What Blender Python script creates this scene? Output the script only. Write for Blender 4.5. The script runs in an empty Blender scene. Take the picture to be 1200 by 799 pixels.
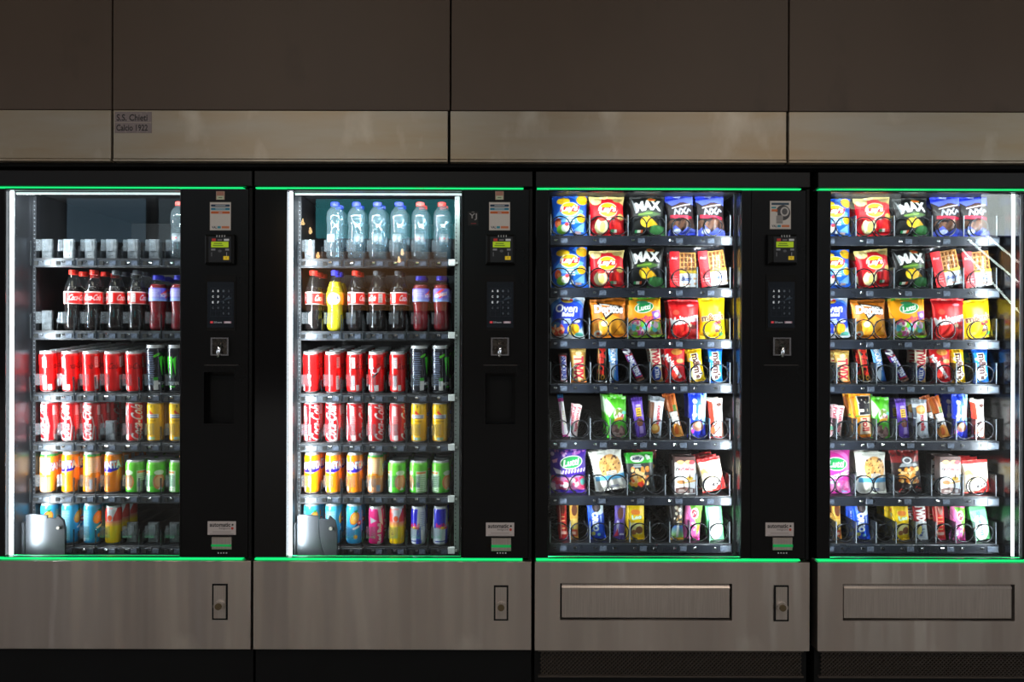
import bpy, math, random
import numpy as np
from mathutils import Matrix, Vector

SC = bpy.context.scene
COL = SC.collection
PI = math.pi
RND = random.Random(7)

# ------------------------------------------------------------------ camera, light, exposure
F_PX, D_CAM, EYE = 835.0, 2.37, 1.26          # focal length in pixels of the 1200 px frame, distance to the machine fronts, eye height
ROLL = 0.0025
cam_d = bpy.data.cameras.new('camera')
cam_d.sensor_width = 36.0
cam_d.lens = F_PX / 1200.0 * 36.0
cam_d.clip_start = 0.05
cam = bpy.data.objects.new('camera', cam_d)
COL.objects.link(cam)
cam.matrix_world = Matrix.Translation((0, -D_CAM, EYE)) @ Matrix.Rotation(PI / 2, 4, 'X') @ Matrix.Rotation(ROLL, 4, 'Z')
SC.camera = cam

world = bpy.data.worlds.new('dusk')
SC.world = world
world.use_nodes = True
world.node_tree.nodes['Background'].inputs[0].default_value = (0.92, 0.94, 1.0, 1)
world.node_tree.nodes['Background'].inputs[1].default_value = 1.5

def area_light(name, loc, rot, sx, sy, power, col):
    d = bpy.data.lights.new(name, 'AREA')
    d.shape = 'RECTANGLE'; d.size = sx; d.size_y = sy; d.energy = power; d.color = col
    o = bpy.data.objects.new(name, d); COL.objects.link(o)
    o.location = loc; o.rotation_euler = rot
    return o
# lamps added overhead, out of view, to light the machine fronts
ADDED_LAMPS = [(-1.3, -2.3), (1.5, -2.3)]
for lx, ly in ADDED_LAMPS:
    area_light('added_overhead_light', (lx, ly, 3.37), (0, 0, 0), 1.6, 0.5, 20.0, (1.0, 0.86, 0.72))

SC.view_settings.view_transform = 'Standard'
SC.view_settings.look = 'None'
SC.view_settings.gamma = 1.0
SC.view_settings.use_curve_mapping = False
SC.view_settings.exposure = 0.0
SC.cycles.max_bounces = 8
SC.cycles.transparent_max_bounces = 24
SC.cycles.use_denoising = True
SC.cycles.caustics_reflective = False
SC.cycles.caustics_refractive = False
SC.cycles.sample_clamp_indirect = 6.0

def at(px, py, y=0.0):
    """a point of the photograph (1200 x 799 frame) at depth y behind the machine fronts"""
    dx, dy = px - 600.0, py - 399.5
    dx, dy = dx + ROLL * dy, dy - ROLL * dx
    s = (D_CAM + y) / F_PX
    return dx * s, EYE - dy * s

# ------------------------------------------------------------------ helpers
def lin(c):
    c = np.asarray(c, dtype=np.float64) / 255.0
    return np.where(c <= 0.04045, c / 12.92, ((c + 0.055) / 1.055) ** 2.4)

def mat(name, col=(128, 128, 128), rough=0.5, metal=0.0, emit=None, strength=0.0, trans=0.0, ior=1.45, coat=0.0, spec=None):
    m = bpy.data.materials.new(name); m.use_nodes = True
    b = m.node_tree.nodes['Principled BSDF']
    b.inputs['Base Color'].default_value = (*lin(col), 1)
    b.inputs['Roughness'].default_value = rough
    b.inputs['Metallic'].default_value = metal
    b.inputs['Transmission Weight'].default_value = trans
    b.inputs['IOR'].default_value = ior
    b.inputs['Coat Weight'].default_value = coat
    if spec is not None: b.inputs['Specular IOR Level'].default_value = spec
    if emit is not None:
        b.inputs['Emission Color'].default_value = (*lin(emit), 1)
        b.inputs['Emission Strength'].default_value = strength
    return m

def noise_mat(name, c1, c2, scale, stretch=(1, 1, 1), rough=(0.3, 0.5), metal=0.0, detail=6.0, bump=0.0, c3=None, spots=0.0, spec=None):
    """two colours mixed by stretched noise, roughness varied by the same noise, optional spots of a third colour"""
    m = mat(name, c1, rough[0], metal, spec=spec)
    nt = m.node_tree; N = nt.nodes; L = nt.links
    b = N['Principled BSDF']
    tc = N.new('ShaderNodeTexCoord'); mp = N.new('ShaderNodeMapping')
    mp.inputs['Scale'].default_value = stretch
    L.new(tc.outputs['Object'], mp.inputs['Vector'])
    nz = N.new('ShaderNodeTexNoise'); nz.inputs['Scale'].default_value = scale; nz.inputs['Detail'].default_value = detail
    L.new(mp.outputs['Vector'], nz.inputs['Vector'])
    rp = N.new('ShaderNodeValToRGB')
    rp.color_ramp.elements[0].position = 0.32; rp.color_ramp.elements[0].color = (*lin(c1), 1)
    rp.color_ramp.elements[1].position = 0.68; rp.color_ramp.elements[1].color = (*lin(c2), 1)
    L.new(nz.outputs['Fac'], rp.inputs['Fac'])
    out = rp.outputs['Color']
    if c3 is not None:
        n2 = N.new('ShaderNodeTexNoise'); n2.inputs['Scale'].default_value = scale * 2.3; n2.inputs['Detail'].default_value = 8
        m2 = N.new('ShaderNodeMapping'); m2.inputs['Scale'].default_value = (1, 1, 0.55)
        L.new(tc.outputs['Object'], m2.inputs['Vector']); L.new(m2.outputs['Vector'], n2.inputs['Vector'])
        r2 = N.new('ShaderNodeValToRGB')
        r2.color_ramp.elements[0].position = 0.62 - spots; r2.color_ramp.elements[0].color = (0, 0, 0, 1)
        r2.color_ramp.elements[1].position = 0.74; r2.color_ramp.elements[1].color = (1, 1, 1, 1)
        L.new(n2.outputs['Fac'], r2.inputs['Fac'])
        mx = N.new('ShaderNodeMix'); mx.data_type = 'RGBA'
        L.new(r2.outputs['Color'], mx.inputs['Factor']); L.new(out, mx.inputs['A'])
        mx.inputs['B'].default_value = (*lin(c3), 1)
        out = mx.outputs['Result']
    L.new(out, b.inputs['Base Color'])
    mr = N.new('ShaderNodeMapRange')
    mr.inputs['To Min'].default_value = rough[0]; mr.inputs['To Max'].default_value = rough[1]
    L.new(nz.outputs['Fac'], mr.inputs['Value']); L.new(mr.outputs['Result'], b.inputs['Roughness'])
    if bump:
        bp = N.new('ShaderNodeBump'); bp.inputs['Strength'].default_value = bump; bp.inputs['Distance'].default_value = 0.002
        L.new(nz.outputs['Fac'], bp.inputs['Height']); L.new(bp.outputs['Normal'], b.inputs['Normal'])
    return m

def print_mat(name, rough=0.35, metal=0.0, coat=0.0, emit=0.0, trans=0.0, spec=None):
    m = mat(name, (255, 255, 255), rough, metal, coat=coat, spec=spec)
    nt = m.node_tree; b = nt.nodes['Principled BSDF']
    a = nt.nodes.new('ShaderNodeAttribute'); a.attribute_name = 'print'
    nt.links.new(a.outputs['Color'], b.inputs['Base Color'])
    if emit:
        nt.links.new(a.outputs['Color'], b.inputs['Emission Color']); b.inputs['Emission Strength'].default_value = emit
    return m

def clear_mat(name, tint=(255, 255, 255), gloss_rough=0.02, haze=0.0, ior=1.45, hazecol=(200, 210, 215)):
    """a clear pane: see-through, with mirror reflection by Fresnel, and a little diffuse haze"""
    m = bpy.data.materials.new(name); m.use_nodes = True
    nt = m.node_tree; N = nt.nodes; L = nt.links
    N.remove(N['Principled BSDF'])
    t = N.new('ShaderNodeBsdfTransparent'); t.inputs[0].default_value = (*lin(tint), 1)
    g = N.new('ShaderNodeBsdfGlossy'); g.inputs['Roughness'].default_value = gloss_rough
    # mirror share by angle, the same from either side of the sheet (Schlick)
    lw = N.new('ShaderNodeLayerWeight'); lw.inputs['Blend'].default_value = 0.5
    pw = N.new('ShaderNodeMath'); pw.operation = 'POWER'; pw.inputs[1].default_value = 5.0
    L.new(lw.outputs['Facing'], pw.inputs[0])
    f0 = ((ior - 1) / (ior + 1)) ** 2
    f = N.new('ShaderNodeMath'); f.operation = 'MULTIPLY_ADD'; f.inputs[1].default_value = 1 - f0; f.inputs[2].default_value = f0
    L.new(pw.outputs[0], f.inputs[0])
    mx = N.new('ShaderNodeMixShader')
    L.new(f.outputs[0], mx.inputs[0]); L.new(t.outputs[0], mx.inputs[1]); L.new(g.outputs[0], mx.inputs[2])
    out = mx.outputs[0]
    if haze:
        d = N.new('ShaderNodeBsdfDiffuse'); d.inputs[0].default_value = (*lin(hazecol), 1)
        m2 = N.new('ShaderNodeMixShader'); m2.inputs[0].default_value = haze
        L.new(out, m2.inputs[1]); L.new(d.outputs[0], m2.inputs[2]); out = m2.outputs[0]
    L.new(out, N['Material Output'].inputs[0])
    return m

class MB:
    """collects simple shapes and links them as ONE mesh object"""
    def __init__(s): s.v = []; s.f = []
    def add(s, v, f):
        o = len(s.v); s.v += [tuple(p) for p in v]; s.f += [tuple(i + o for i in q) for q in f]; return s
    def box(s, x0, x1, y0, y1, z0, z1, bevel=0.0):
        if bevel <= 0:
            v = [(x, y, z) for z in (z0, z1) for y in (y0, y1) for x in (x0, x1)]
            return s.add(v, [(0, 1, 5, 4), (1, 3, 7, 5), (3, 2, 6, 7), (2, 0, 4, 6), (4, 5, 7, 6), (2, 3, 1, 0)])
        b = bevel                                       # front edges (toward -y) chamfered
        v = [(x0, y1, z0), (x1, y1, z0), (x1, y1, z1), (x0, y1, z1),
             (x0, y0 + b, z0), (x1, y0 + b, z0), (x1, y0 + b, z1), (x0, y0 + b, z1),
             (x0 + b, y0, z0 + b), (x1 - b, y0, z0 + b), (x1 - b, y0, z1 - b), (x0 + b, y0, z1 - b)]
        f = [(3, 2, 1, 0), (8, 9, 10, 11)]
        for i in range(4):
            j = (i + 1) % 4
            f += [(i, j, 4 + j, 4 + i), (4 + i, 4 + j, 8 + j, 8 + i)]
        return s.add(v, f)
    def lathe(s, prof, n=32, cx=0, cy=0, cz=0):
        v = []; f = []
        for r, z in prof:
            for i in range(n):
                a = 2 * PI * i / n
                v.append((cx + r * math.cos(a), cy + r * math.sin(a), cz + z))
        for k in range(len(prof) - 1):
            for i in range(n):
                j = (i + 1) % n
                f.append((k * n + i, k * n + j, (k + 1) * n + j, (k + 1) * n + i))
        if prof[0][0] > 1e-6: f.append(tuple(range(n - 1, -1, -1)))
        if prof[-1][0] > 1e-6: f.append(tuple((len(prof) - 1) * n + i for i in range(n)))
        return s.add(v, f)
    def tube(s, pts, r, n=6):
        pts = [Vector(p) for p in pts]; v = []; f = []
        up = None
        for i, p in enumerate(pts):
            t = (pts[min(i + 1, len(pts) - 1)] - pts[max(i - 1, 0)]).normalized()
            if up is None: up = t.orthogonal().normalized()
            up = (up - t * up.dot(t)).normalized(); bi = t.cross(up)
            for k in range(n):
                a = 2 * PI * k / n
                v.append(p + (up * math.cos(a) + bi * math.sin(a)) * r)
        for i in range(len(pts) - 1):
            for k in range(n):
                j = (k + 1) % n
                f.append((i * n + k, i * n + j, (i + 1) * n + j, (i + 1) * n + k))
        f.append(tuple(range(n - 1, -1, -1))); f.append(tuple((len(pts) - 1) * n + k for k in range(n)))
        return s.add(v, f)
    def disc_y(s, cx, cz, r, y0, y1, n=20):
        """a cylinder whose axis runs front to back"""
        v = [(cx + r * math.cos(2 * PI * i / n), y, cz + r * math.sin(2 * PI * i / n)) for y in (y0, y1) for i in range(n)]
        f = [tuple(range(n)), tuple(range(2 * n - 1, n - 1, -1))] + [(i, i + n, (i + 1) % n + n, (i + 1) % n) for i in range(n)]
        return s.add(v, f)
    def prism_y(s, poly, y0, y1):
        """an outline in x, z given a thickness front to back"""
        n = len(poly)
        v = [(x, y, z) for y in (y0, y1) for x, z in poly]
        f = [tuple(range(n)), tuple(range(2 * n - 1, n - 1, -1))] + [(i, i + n, (i + 1) % n + n, (i + 1) % n) for i in range(n)]
        return s.add(v, f)
    def mesh(s, name, m, smooth=False):
        me = bpy.data.meshes.new(name); me.from_pydata(s.v, [], s.f)
        me.materials.append(m)
        if smooth: me.polygons.foreach_set('use_smooth', [True] * len(me.polygons))
        me.update()
        return me
    def build(s, name, m, parent=None, loc=(0, 0, 0), smooth=False):
        return link(name, s.mesh(name, m, smooth), parent, loc)

def link(name, data, parent=None, loc=(0, 0, 0)):
    o = bpy.data.objects.new(name, data); COL.objects.link(o)
    o.location = loc
    if parent is not None: o.parent = parent
    return o

def thing(name, label, cat, loc=(0, 0, 0), group=None):
    o = link(name, None, None, loc); o.empty_display_size = 0.02
    return tag(o, label, cat, group)

def tag(o, label, cat, group=None):
    o['label'] = label; o['category'] = cat
    if group: o['group'] = group
    return o

def copy_thing(src, loc, label, group=None):
    """a thing with copies of its parts and sub-parts"""
    r = src.copy(); COL.objects.link(r); r.location = loc; r['label'] = label
    if group: r['group'] = group
    for ch in src.children:
        c = ch.copy(); COL.objects.link(c); c.parent = r
        for g in ch.children:
            d = g.copy(); COL.objects.link(d); d.parent = c
    return r

# ------------------------------------------------------------------ flat print: drawn as vector shapes, kept as a colour per vertex
_GLYPHS = {}
def glyph_tris(s, offset=0.0):
    k = (s, round(offset, 4))
    if k not in _GLYPHS:
        c = bpy.data.curves.new('lettering', 'FONT'); c.body = s; c.offset = offset; c.resolution_u = 3
        o = bpy.data.objects.new('lettering', c)
        me = o.to_mesh()
        me.calc_loop_triangles()
        co = np.zeros(len(me.vertices) * 3); me.vertices.foreach_get('co', co)
        t = np.zeros(len(me.loop_triangles) * 3, dtype=np.int32); me.loop_triangles.foreach_get('vertices', t)
        _GLYPHS[k] = co.reshape(-1, 3)[:, :2][t.reshape(-1, 3)].copy()
        o.to_mesh_clear(); bpy.data.objects.remove(o); bpy.data.curves.remove(c)
    return _GLYPHS[k]

class Canvas:
    """u runs 0..1 across, v runs 0..1 upward; sizes are in units of the width"""
    SS = 3
    def __init__(s, w, h, step=0.0016, base=(255, 255, 255)):
        s.w, s.h = w, h; s.A = h / w
        s.nu = max(6, int(round(w / step)) + 1); s.nv = max(6, int(round(h / step)) + 1)
        s.W, s.H = s.nu * s.SS, s.nv * s.SS
        s.a = np.ones((s.H, s.W, 3)) * lin(base)
        s.X, s.Y = np.meshgrid((np.arange(s.W) + 0.5) / s.W, (np.arange(s.H) + 0.5) / s.H * s.A)
    def mask(s, m, c):
        s.a[m] = lin(c); return s
    def rect(s, u0, v0, u1, v1, c):
        return s.mask((s.X >= u0) & (s.X <= u1) & (s.Y >= v0 * s.A) & (s.Y <= v1 * s.A), c)
    def vgrad(s, v0, v1, c0, c1, u0=0, u1=1):
        m = (s.Y >= v0 * s.A) & (s.Y <= v1 * s.A) & (s.X >= u0) & (s.X <= u1)
        t = ((s.Y / s.A - v0) / (v1 - v0))[m][:, None]
        s.a[m] = lin(c0) * (1 - t) + lin(c1) * t; return s
    def ell(s, u, v, rx, ry, c, rot=0):
        dx, dy = s.X - u, s.Y - v * s.A
        r = math.radians(rot); ca, sa = math.cos(r), math.sin(r)
        p, q = dx * ca + dy * sa, -dx * sa + dy * ca
        return s.mask((p / rx) ** 2 + (q / ry) ** 2 <= 1, c)
    def poly(s, pts, c):
        pts = [(u, v * s.A) for u, v in pts]
        ins = np.zeros(s.X.shape, bool); n = len(pts)
        for i in range(n):
            x0, y0 = pts[i]; x1, y1 = pts[(i + 1) % n]
            if abs(y1 - y0) < 1e-12: continue
            cr = ((y0 > s.Y) != (y1 > s.Y)) & (s.X < (x1 - x0) * (s.Y - y0) / (y1 - y0) + x0)
            ins ^= cr
        return s.mask(ins, c)
    def band(s, u0, v0, u1, v1, th, c):
        ax, ay, bx, by = u0, v0 * s.A, u1, v1 * s.A
        dx, dy = bx - ax, by - ay; L2 = dx * dx + dy * dy + 1e-12
        t = np.clip(((s.X - ax) * dx + (s.Y - ay) * dy) / L2, 0, 1)
        d = np.hypot(s.X - ax - t * dx, s.Y - ay - t * dy)
        return s.mask(d <= th / 2, c)
    def text(s, st, u, v, w, h, c, rot=0, shear=0, bold=0.0, arc=0.0, line=None, lw=0.05):
        if line is not None:
            s._text(st, u, v, w, h, line, rot, shear, bold + lw, arc)
        return s._text(st, u, v, w, h, c, rot, shear, bold, arc)
    def _text(s, st, u, v, w, h, c, rot, shear, bold, arc):
        base = glyph_tris(st, 0.0); T = glyph_tris(st, bold) if bold else base
        if len(base) == 0: return s
        lo, hi = base.reshape(-1, 2).min(0), base.reshape(-1, 2).max(0)
        P = (T - (lo + hi) / 2) / (hi - lo) * np.array([w, h])
        P = P.copy(); P[..., 0] += shear * P[..., 1]
        if arc: P[..., 1] += arc * (1 - (2 * P[..., 0] / w) ** 2)
        r = math.radians(rot); ca, sa = math.cos(r), math.sin(r)
        Q = np.stack([P[..., 0] * ca - P[..., 1] * sa + u, P[..., 0] * sa + P[..., 1] * ca + v * s.A], -1)
        px = Q * np.array([s.W, s.H / s.A]) - 0.5
        col = lin(c)
        for t in px:
            x0, y0 = np.floor(t.min(0)).astype(int); x1, y1 = np.ceil(t.max(0)).astype(int)
            x0, y0 = max(x0, 0), max(y0, 0); x1, y1 = min(x1, s.W - 1), min(y1, s.H - 1)
            if x1 < x0 or y1 < y0: continue
            gx, gy = np.meshgrid(np.arange(x0, x1 + 1), np.arange(y0, y1 + 1))
            e = []
            for i in range(3):
                a, b = t[i], t[(i + 1) % 3]
                e.append((b[0] - a[0]) * (gy - a[1]) - (b[1] - a[1]) * (gx - a[0]))
            m = ((e[0] >= -1e-9) & (e[1] >= -1e-9) & (e[2] >= -1e-9)) | ((e[0] <= 1e-9) & (e[1] <= 1e-9) & (e[2] <= 1e-9))
            s.a[y0:y1 + 1, x0:x1 + 1][m] = col
        return s
    def blobs(s, u0, v0, u1, v1, cols, n, r, seed=0):
        R = random.Random(seed)
        for i in range(n):
            rr = r * R.uniform(0.6, 1.3)
            s.ell(R.uniform(u0, u1), R.uniform(v0, v1), rr, rr * R.uniform(0.6, 1), cols[R.randrange(len(cols))], R.uniform(0, 180))
        return s
    def lines(s, u, v, w, n, gap, th, c, seed=1):
        """a block of small print"""
        R = random.Random(seed)
        for i in range(n):
            ww = w * R.uniform(0.7, 1)
            s.band(u - ww / 2, v - i * gap / s.A, u + ww / 2, v - i * gap / s.A, th, c)
        return s
    def verts(s):
        k = s.SS
        return s.a.reshape(s.nv, k, s.nu, k, 3).mean((1, 3))

def set_print(me, cols):
    a = me.color_attributes.new('print', 'FLOAT_COLOR', 'POINT')
    c = np.ones((len(me.vertices), 4), dtype=np.float32); c[:, :3] = cols.reshape(-1, 3)
    a.data.foreach_set('color', c.ravel())

def grid_faces(nu, nv, o=0, flip=False):
    i = np.arange(nv - 1)[:, None] * nu + np.arange(nu - 1)[None, :] + o
    q = np.stack([i, i + 1, i + nu + 1, i + nu], -1).reshape(-1, 4)
    return q[:, ::-1] if flip else q

def make_mesh(name, verts, quads, m, smooth=True):
    me = bpy.data.meshes.new(name)
    me.from_pydata(verts.tolist(), [], quads.tolist())
    me.materials.append(m)
    if smooth: me.polygons.foreach_set('use_smooth', [True] * len(me.polygons))
    me.update()
    return me

def pouch_mesh(name, cv, t, m, seed=1, p=2.2, seal=0.05, pinch=0.05, crinkle=1.0, gusset=0.0):
    """a filled pouch, origin at the middle of its foot: printed front, coarser back, flat seals at both ends, crinkled film"""
    w, h, nu, nv = cv.w, cv.h, cv.nu, cv.nv
    R = random.Random(seed)
    ph = [R.uniform(0, 6.28) for _ in range(14)]; fr = [R.uniform(0.8, 1.25) for _ in range(14)]
    def surf(nu, nv, sgn):
        u, v = np.meshgrid(np.linspace(-1, 1, nu), np.linspace(0, 1, nv))
        q = np.clip((v - seal) / (1 - 2 * seal), 0, 1) * 2 - 1
        fx = np.clip(1 - np.abs(u) ** p, 0, 1) ** 0.62
        fz = np.clip(1 - np.abs(q) ** (p + 1.0), 0, 1) ** 0.75
        f = fx * fz
        x = u * w / 2 * (1 - pinch * fz) + 0.006 * w * np.sin(9 * fr[0] * v + ph[0]) * np.sign(u) * np.abs(u) ** 3
        d = t / 2 * f
        edge = np.exp(-np.minimum(v, 1 - v) / 0.16)
        wr = np.zeros_like(d)
        for k, n in enumerate((7, 11, 16, 23)):
            wr += np.sin(n * fr[k] * u + ph[k] + 2.0 * np.sin(3 * v + ph[k + 4])) / (k + 1.5) * edge
        for k, n in enumerate((5, 8, 13)):
            wr += 0.6 * np.sin(n * fr[5 + k] * v + ph[8 + k] + 2.5 * u * fr[9 + k]) * np.abs(u) ** 2 / (k + 1)
            wr += 0.3 * np.sin((n - 1) * (u * math.cos(ph[k]) + v * math.sin(ph[k])) + ph[11 + k])
        y = -sgn * (d + wr * crinkle * 0.0022 * np.clip(fx * 3, 0, 1) + 0.0006)
        y += 0.0012 * crinkle * np.sin(6 * u + ph[2]) * (np.minimum(v, 1 - v) < seal)
        z = v * h + 0.008 * h * np.sin(5 * fr[4] * u + ph[6]) * np.where(v > 0.5, 1, 0.3) * np.abs(2 * v - 1) ** 2
        return np.stack([x, y, z], -1).reshape(-1, 3)
    fv = surf(nu, nv, 1.0)
    bu, bvn = max(6, nu // 5), max(8, nv // 5)
    bv = surf(bu, bvn, -1.0)
    quads = np.concatenate([grid_faces(nu, nv), grid_faces(bu, bvn, nu * nv, True)])
    me = make_mesh(name, np.concatenate([fv, bv]), quads, m)
    c = cv.verts()
    iv = np.linspace(0, nv - 1, bvn).astype(int); iu = np.linspace(0, nu - 1, bu).astype(int)
    set_print(me, np.concatenate([c.reshape(-1, 3), np.broadcast_to(c[iv][:, [nu // 12]], (bvn, bu, 3)).reshape(-1, 3)]))
    return me

def carton_mesh(name, cv, t, m):
    """a printed carton: the print on its front, sides and top in the edge colours"""
    w, h, nu, nv = cv.w, cv.h, cv.nu, cv.nv
    u, v = np.meshgrid(np.linspace(-0.5, 0.5, nu), np.linspace(0, 1, nv))
    fv = np.stack([u * w, np.full_like(u, -t / 2), v * h], -1).reshape(-1, 3)
    x0, x1 = -w / 2, w / 2
    ex = np.array([(x, y, z) for z in (0, h) for y in (-t / 2, t / 2) for x in (x0, x1)])
    o = nu * nv
    quads = np.concatenate([grid_faces(nu, nv), np.array([(0 + o, 2 + o, 6 + o, 4 + o), (1 + o, 5 + o, 7 + o, 3 + o), (2 + o, 3 + o, 7 + o, 6 + o), (4 + o, 6 + o, 7 + o, 5 + o), (0 + o, 1 + o, 3 + o, 2 + o)])])
    me = make_mesh(name, np.concatenate([fv, ex]), quads, m, False)
    c = cv.verts()
    e = np.array([c[2, 2]] * 4 + [c[-3, nu // 2]] * 4)
    set_print(me, np.concatenate([c.reshape(-1, 3), e]))
    return me

def plate(name, cv, th, m, parent, x, y, z):
    """a flat printed plate whose front faces the street, its lower left corner at x, z"""
    w, h, nu, nv = cv.w, cv.h, cv.nu, cv.nv
    u, v = np.meshgrid(np.linspace(0, 1, nu), np.linspace(0, 1, nv))
    fv = np.stack([u * w, np.zeros_like(u), v * h], -1).reshape(-1, 3)
    ex = np.array([(a, b, c) for c in (0, h) for b in (0, th) for a in (0, w)]); o = nu * nv
    quads = np.concatenate([grid_faces(nu, nv), np.array([(0, 2, 6, 4), (1, 5, 7, 3), (4, 6, 7, 5), (0, 1, 3, 2), (2, 3, 7, 6)]) + o])
    me = make_mesh(name, np.concatenate([fv, ex]), quads, m, False)
    c = cv.verts()
    set_print(me, np.concatenate([c.reshape(-1, 3), np.tile(c[1, 1], (8, 1))]))
    return link(name, me, parent, (x, y, z))

def revolve_print(name, cv, prof, m, turn=0.0):
    """a printed sleeve: prof gives radius at the height fraction 0..1; u = 0.5 faces the street"""
    nu, nv, h = cv.nu, cv.nv, cv.h
    v = np.linspace(0, 1, nv)
    r = np.interp(v, [a for a, b in prof], [b for a, b in prof])
    ang = -PI / 2 + (np.linspace(0, 1, nu) - 0.5) * 2 * PI + turn
    A, V = np.meshgrid(ang, v); Rr = np.repeat(r[:, None], nu, 1)
    vs = np.stack([Rr * np.cos(A), Rr * np.sin(A), V * h], -1).reshape(-1, 3)
    me = make_mesh(name, vs, grid_faces(nu, nv), m)
    set_print(me, cv.verts())
    return me

# ------------------------------------------------------------------ materials
M_WALL = noise_mat('brown_wall_metal', (84, 72, 64), (92, 79, 70), 2.2, (1, 1, 0.6), (0.42, 0.55), 0.0, bump=0.05, c3=(78, 67, 60), spots=0.02, spec=0.3)
M_BAND = noise_mat('worn_steel_band', (176, 158, 132), (186, 180, 168), 3.4, (0.6, 1, 3.2), (0.36, 0.55), 0.5, bump=0.06, c3=(204, 196, 182), spots=0.05)
M_STEEL = noise_mat('brushed_steel', (184, 172, 163), (202, 190, 180), 2.0, (2.2, 1, 0.12), (0.26, 0.36), 0.9, c3=(212, 202, 192), spots=0.0)
M_STEEL_SMALL = noise_mat('fine_brushed_steel', (186, 175, 166), (204, 193, 184), 30.0, (8, 1, 0.3), (0.3, 0.42), 0.85)
M_BLACK = noise_mat('black_lacquer', (7, 7, 8), (10, 10, 11), 4.0, (1, 1, 1), (0.24, 0.34), spec=0.3)
M_BLACK_GLASS = mat('black_glass', (10, 10, 11), 0.12)
M_BLACK_MATT = noise_mat('black_paint', (5, 5, 5), (8, 8, 8), 6.0, (1, 1, 1), (0.5, 0.7), spec=0.25)
M_HEADER = noise_mat('black_header_panel', (16, 15, 15), (19, 18, 18), 3.0, (1, 1, 1), (0.35, 0.5), spec=0.35)
M_GAP = mat('dark_joint', (6, 6, 6), 0.9)
M_INNER = noise_mat('inner_lining', (13, 14, 16), (18, 19, 22), 5.0, (1, 1, 1), (0.4, 0.6))
M_INNER_SIDE = noise_mat('dark_side_lining', (9, 10, 12), (13, 14, 16), 5.0, (1, 1, 1), (0.15, 0.25))
M_INNER_METAL = noise_mat('brushed_lining', (62, 64, 68), (76, 78, 84), 8.0, (1, 1, 0.1), (0.24, 0.34), 0.8)
M_TRAY = noise_mat('dark_tray_plastic', (20, 21, 24), (28, 29, 33), 12.0, (1, 1, 1), (0.3, 0.45))
M_RAIL = noise_mat('tray_rail', (22, 25, 32), (32, 36, 46), 14.0, (1, 1, 1), (0.22, 0.36), 0.2)
M_RAIL_GREY = noise_mat('grey_tray_rail', (38, 42, 48), (60, 65, 72), 40.0, (1, 1, 1), (0.25, 0.4), 0.4)
M_CLIP = noise_mat('label_clip', (52, 58, 70), (84, 92, 106), 120.0, (1, 1, 1), (0.2, 0.3))
M_SLOT = noise_mat('slot_metal', (58, 54, 50), (96, 90, 84), 90.0, (1, 1, 1), (0.2, 0.35), 0.7)
M_CHROME = mat('chrome', (225, 228, 232), 0.12, 1.0)
M_WHITEPART = mat('white_bracket', (226, 232, 230), 0.4)
M_COIL = mat('coil_wire', (44, 46, 50), 0.25, 0.7)
M_DIVIDER = clear_mat('smoked_divider', (176, 182, 190), 0.08, 0.02, 1.45)
M_GLASS = clear_mat('window_glass', (250, 253, 252), 0.0, 0.0, 1.42)
M_GATE = clear_mat('clear_gate_plastic', (240, 243, 245), 0.06, 0.045, 1.5, (196, 202, 208))
M_PUSHER = noise_mat('grey_pusher', (64, 68, 72), (104, 108, 112), 60.0, (1, 1, 1), (0.3, 0.45))
M_SCOOP = noise_mat('scoop_metal', (52, 54, 58), (64, 66, 70), 10.0, (1, 1, 0.2), (0.3, 0.45), 0.85)
M_SCOOP_DARK = noise_mat('scoop_dark', (44, 46, 50), (54, 56, 60), 10.0, (1, 1, 0.2), (0.35, 0.5), 0.5)
M_PERF = mat('galvanised_rail', (116, 126, 123), 0.45, 0.3)
M_HOLE = mat('rail_hole', (14, 15, 16), 0.8)
M_LED = mat('led_white', (255, 255, 255), 0.4, emit=(238, 244, 255), strength=5.0)
M_LED_TOP = mat('led_top_white', (255, 255, 255), 0.4, emit=(225, 240, 248), strength=1.0)
M_LED_SIDE = mat('led_side_white', (255, 255, 255), 0.4, emit=(238, 244, 255), strength=5.0)
M_GREEN = mat('led_green', (20, 160, 80), 0.4, emit=(20, 235, 125), strength=1.0)
M_GREEN_DIM = mat('slot_green', (20, 120, 60), 0.4, emit=(10, 140, 66), strength=0.7)
M_FOIL = print_mat('printed_film', 0.40, 0.0, coat=0.06, spec=0.35)
M_PAPER = print_mat('printed_card', 0.5)
M_CANPRINT = print_mat('printed_aluminium', 0.24, 0.12, coat=0.5)
M_LABEL = print_mat('printed_label', 0.35)
M_SCREEN = print_mat('lit_screen', 0.2, emit=0.55)
M_LCD = print_mat('lit_lcd', 0.3, emit=0.5)
M_ALU = mat('bare_aluminium', (214, 217, 221), 0.38, 0.65)
M_PET = clear_mat('pet_plastic', (246, 248, 250), 0.03, 0.008, 1.5)
M_PET_WATER = clear_mat('pet_plastic_water', (226, 236, 240), 0.04, 0.05, 1.6, (190, 210, 220))
M_COLA = mat('cola', (20, 9, 7), 0.08)
M_YELLOW_DRINK = mat('yellow_drink', (214, 196, 32), 0.12)
M_RED_DRINK = mat('red_drink', (124, 14, 26), 0.12)
M_CAP_RED = mat('red_cap', (222, 44, 30), 0.35)
M_CAP_BLUE = mat('blue_cap', (40, 44, 190), 0.35)
M_CAP_GREY = mat('clear_grey_cap', (90, 94, 100), 0.3)
M_CLEARWRAP = clear_mat('clear_wrapper', (240, 240, 245), 0.16, 0.02, 1.45, (215, 215, 225))
M_WAFFLE = noise_mat('waffle', (196, 130, 50), (226, 170, 84), 60.0, (1, 1, 1), (0.5, 0.7), bump=0.3)
M_ASPHALT = noise_mat('paving', (128, 123, 116), (146, 141, 134), 14.0, (1, 1, 1), (0.6, 0.85))
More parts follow.
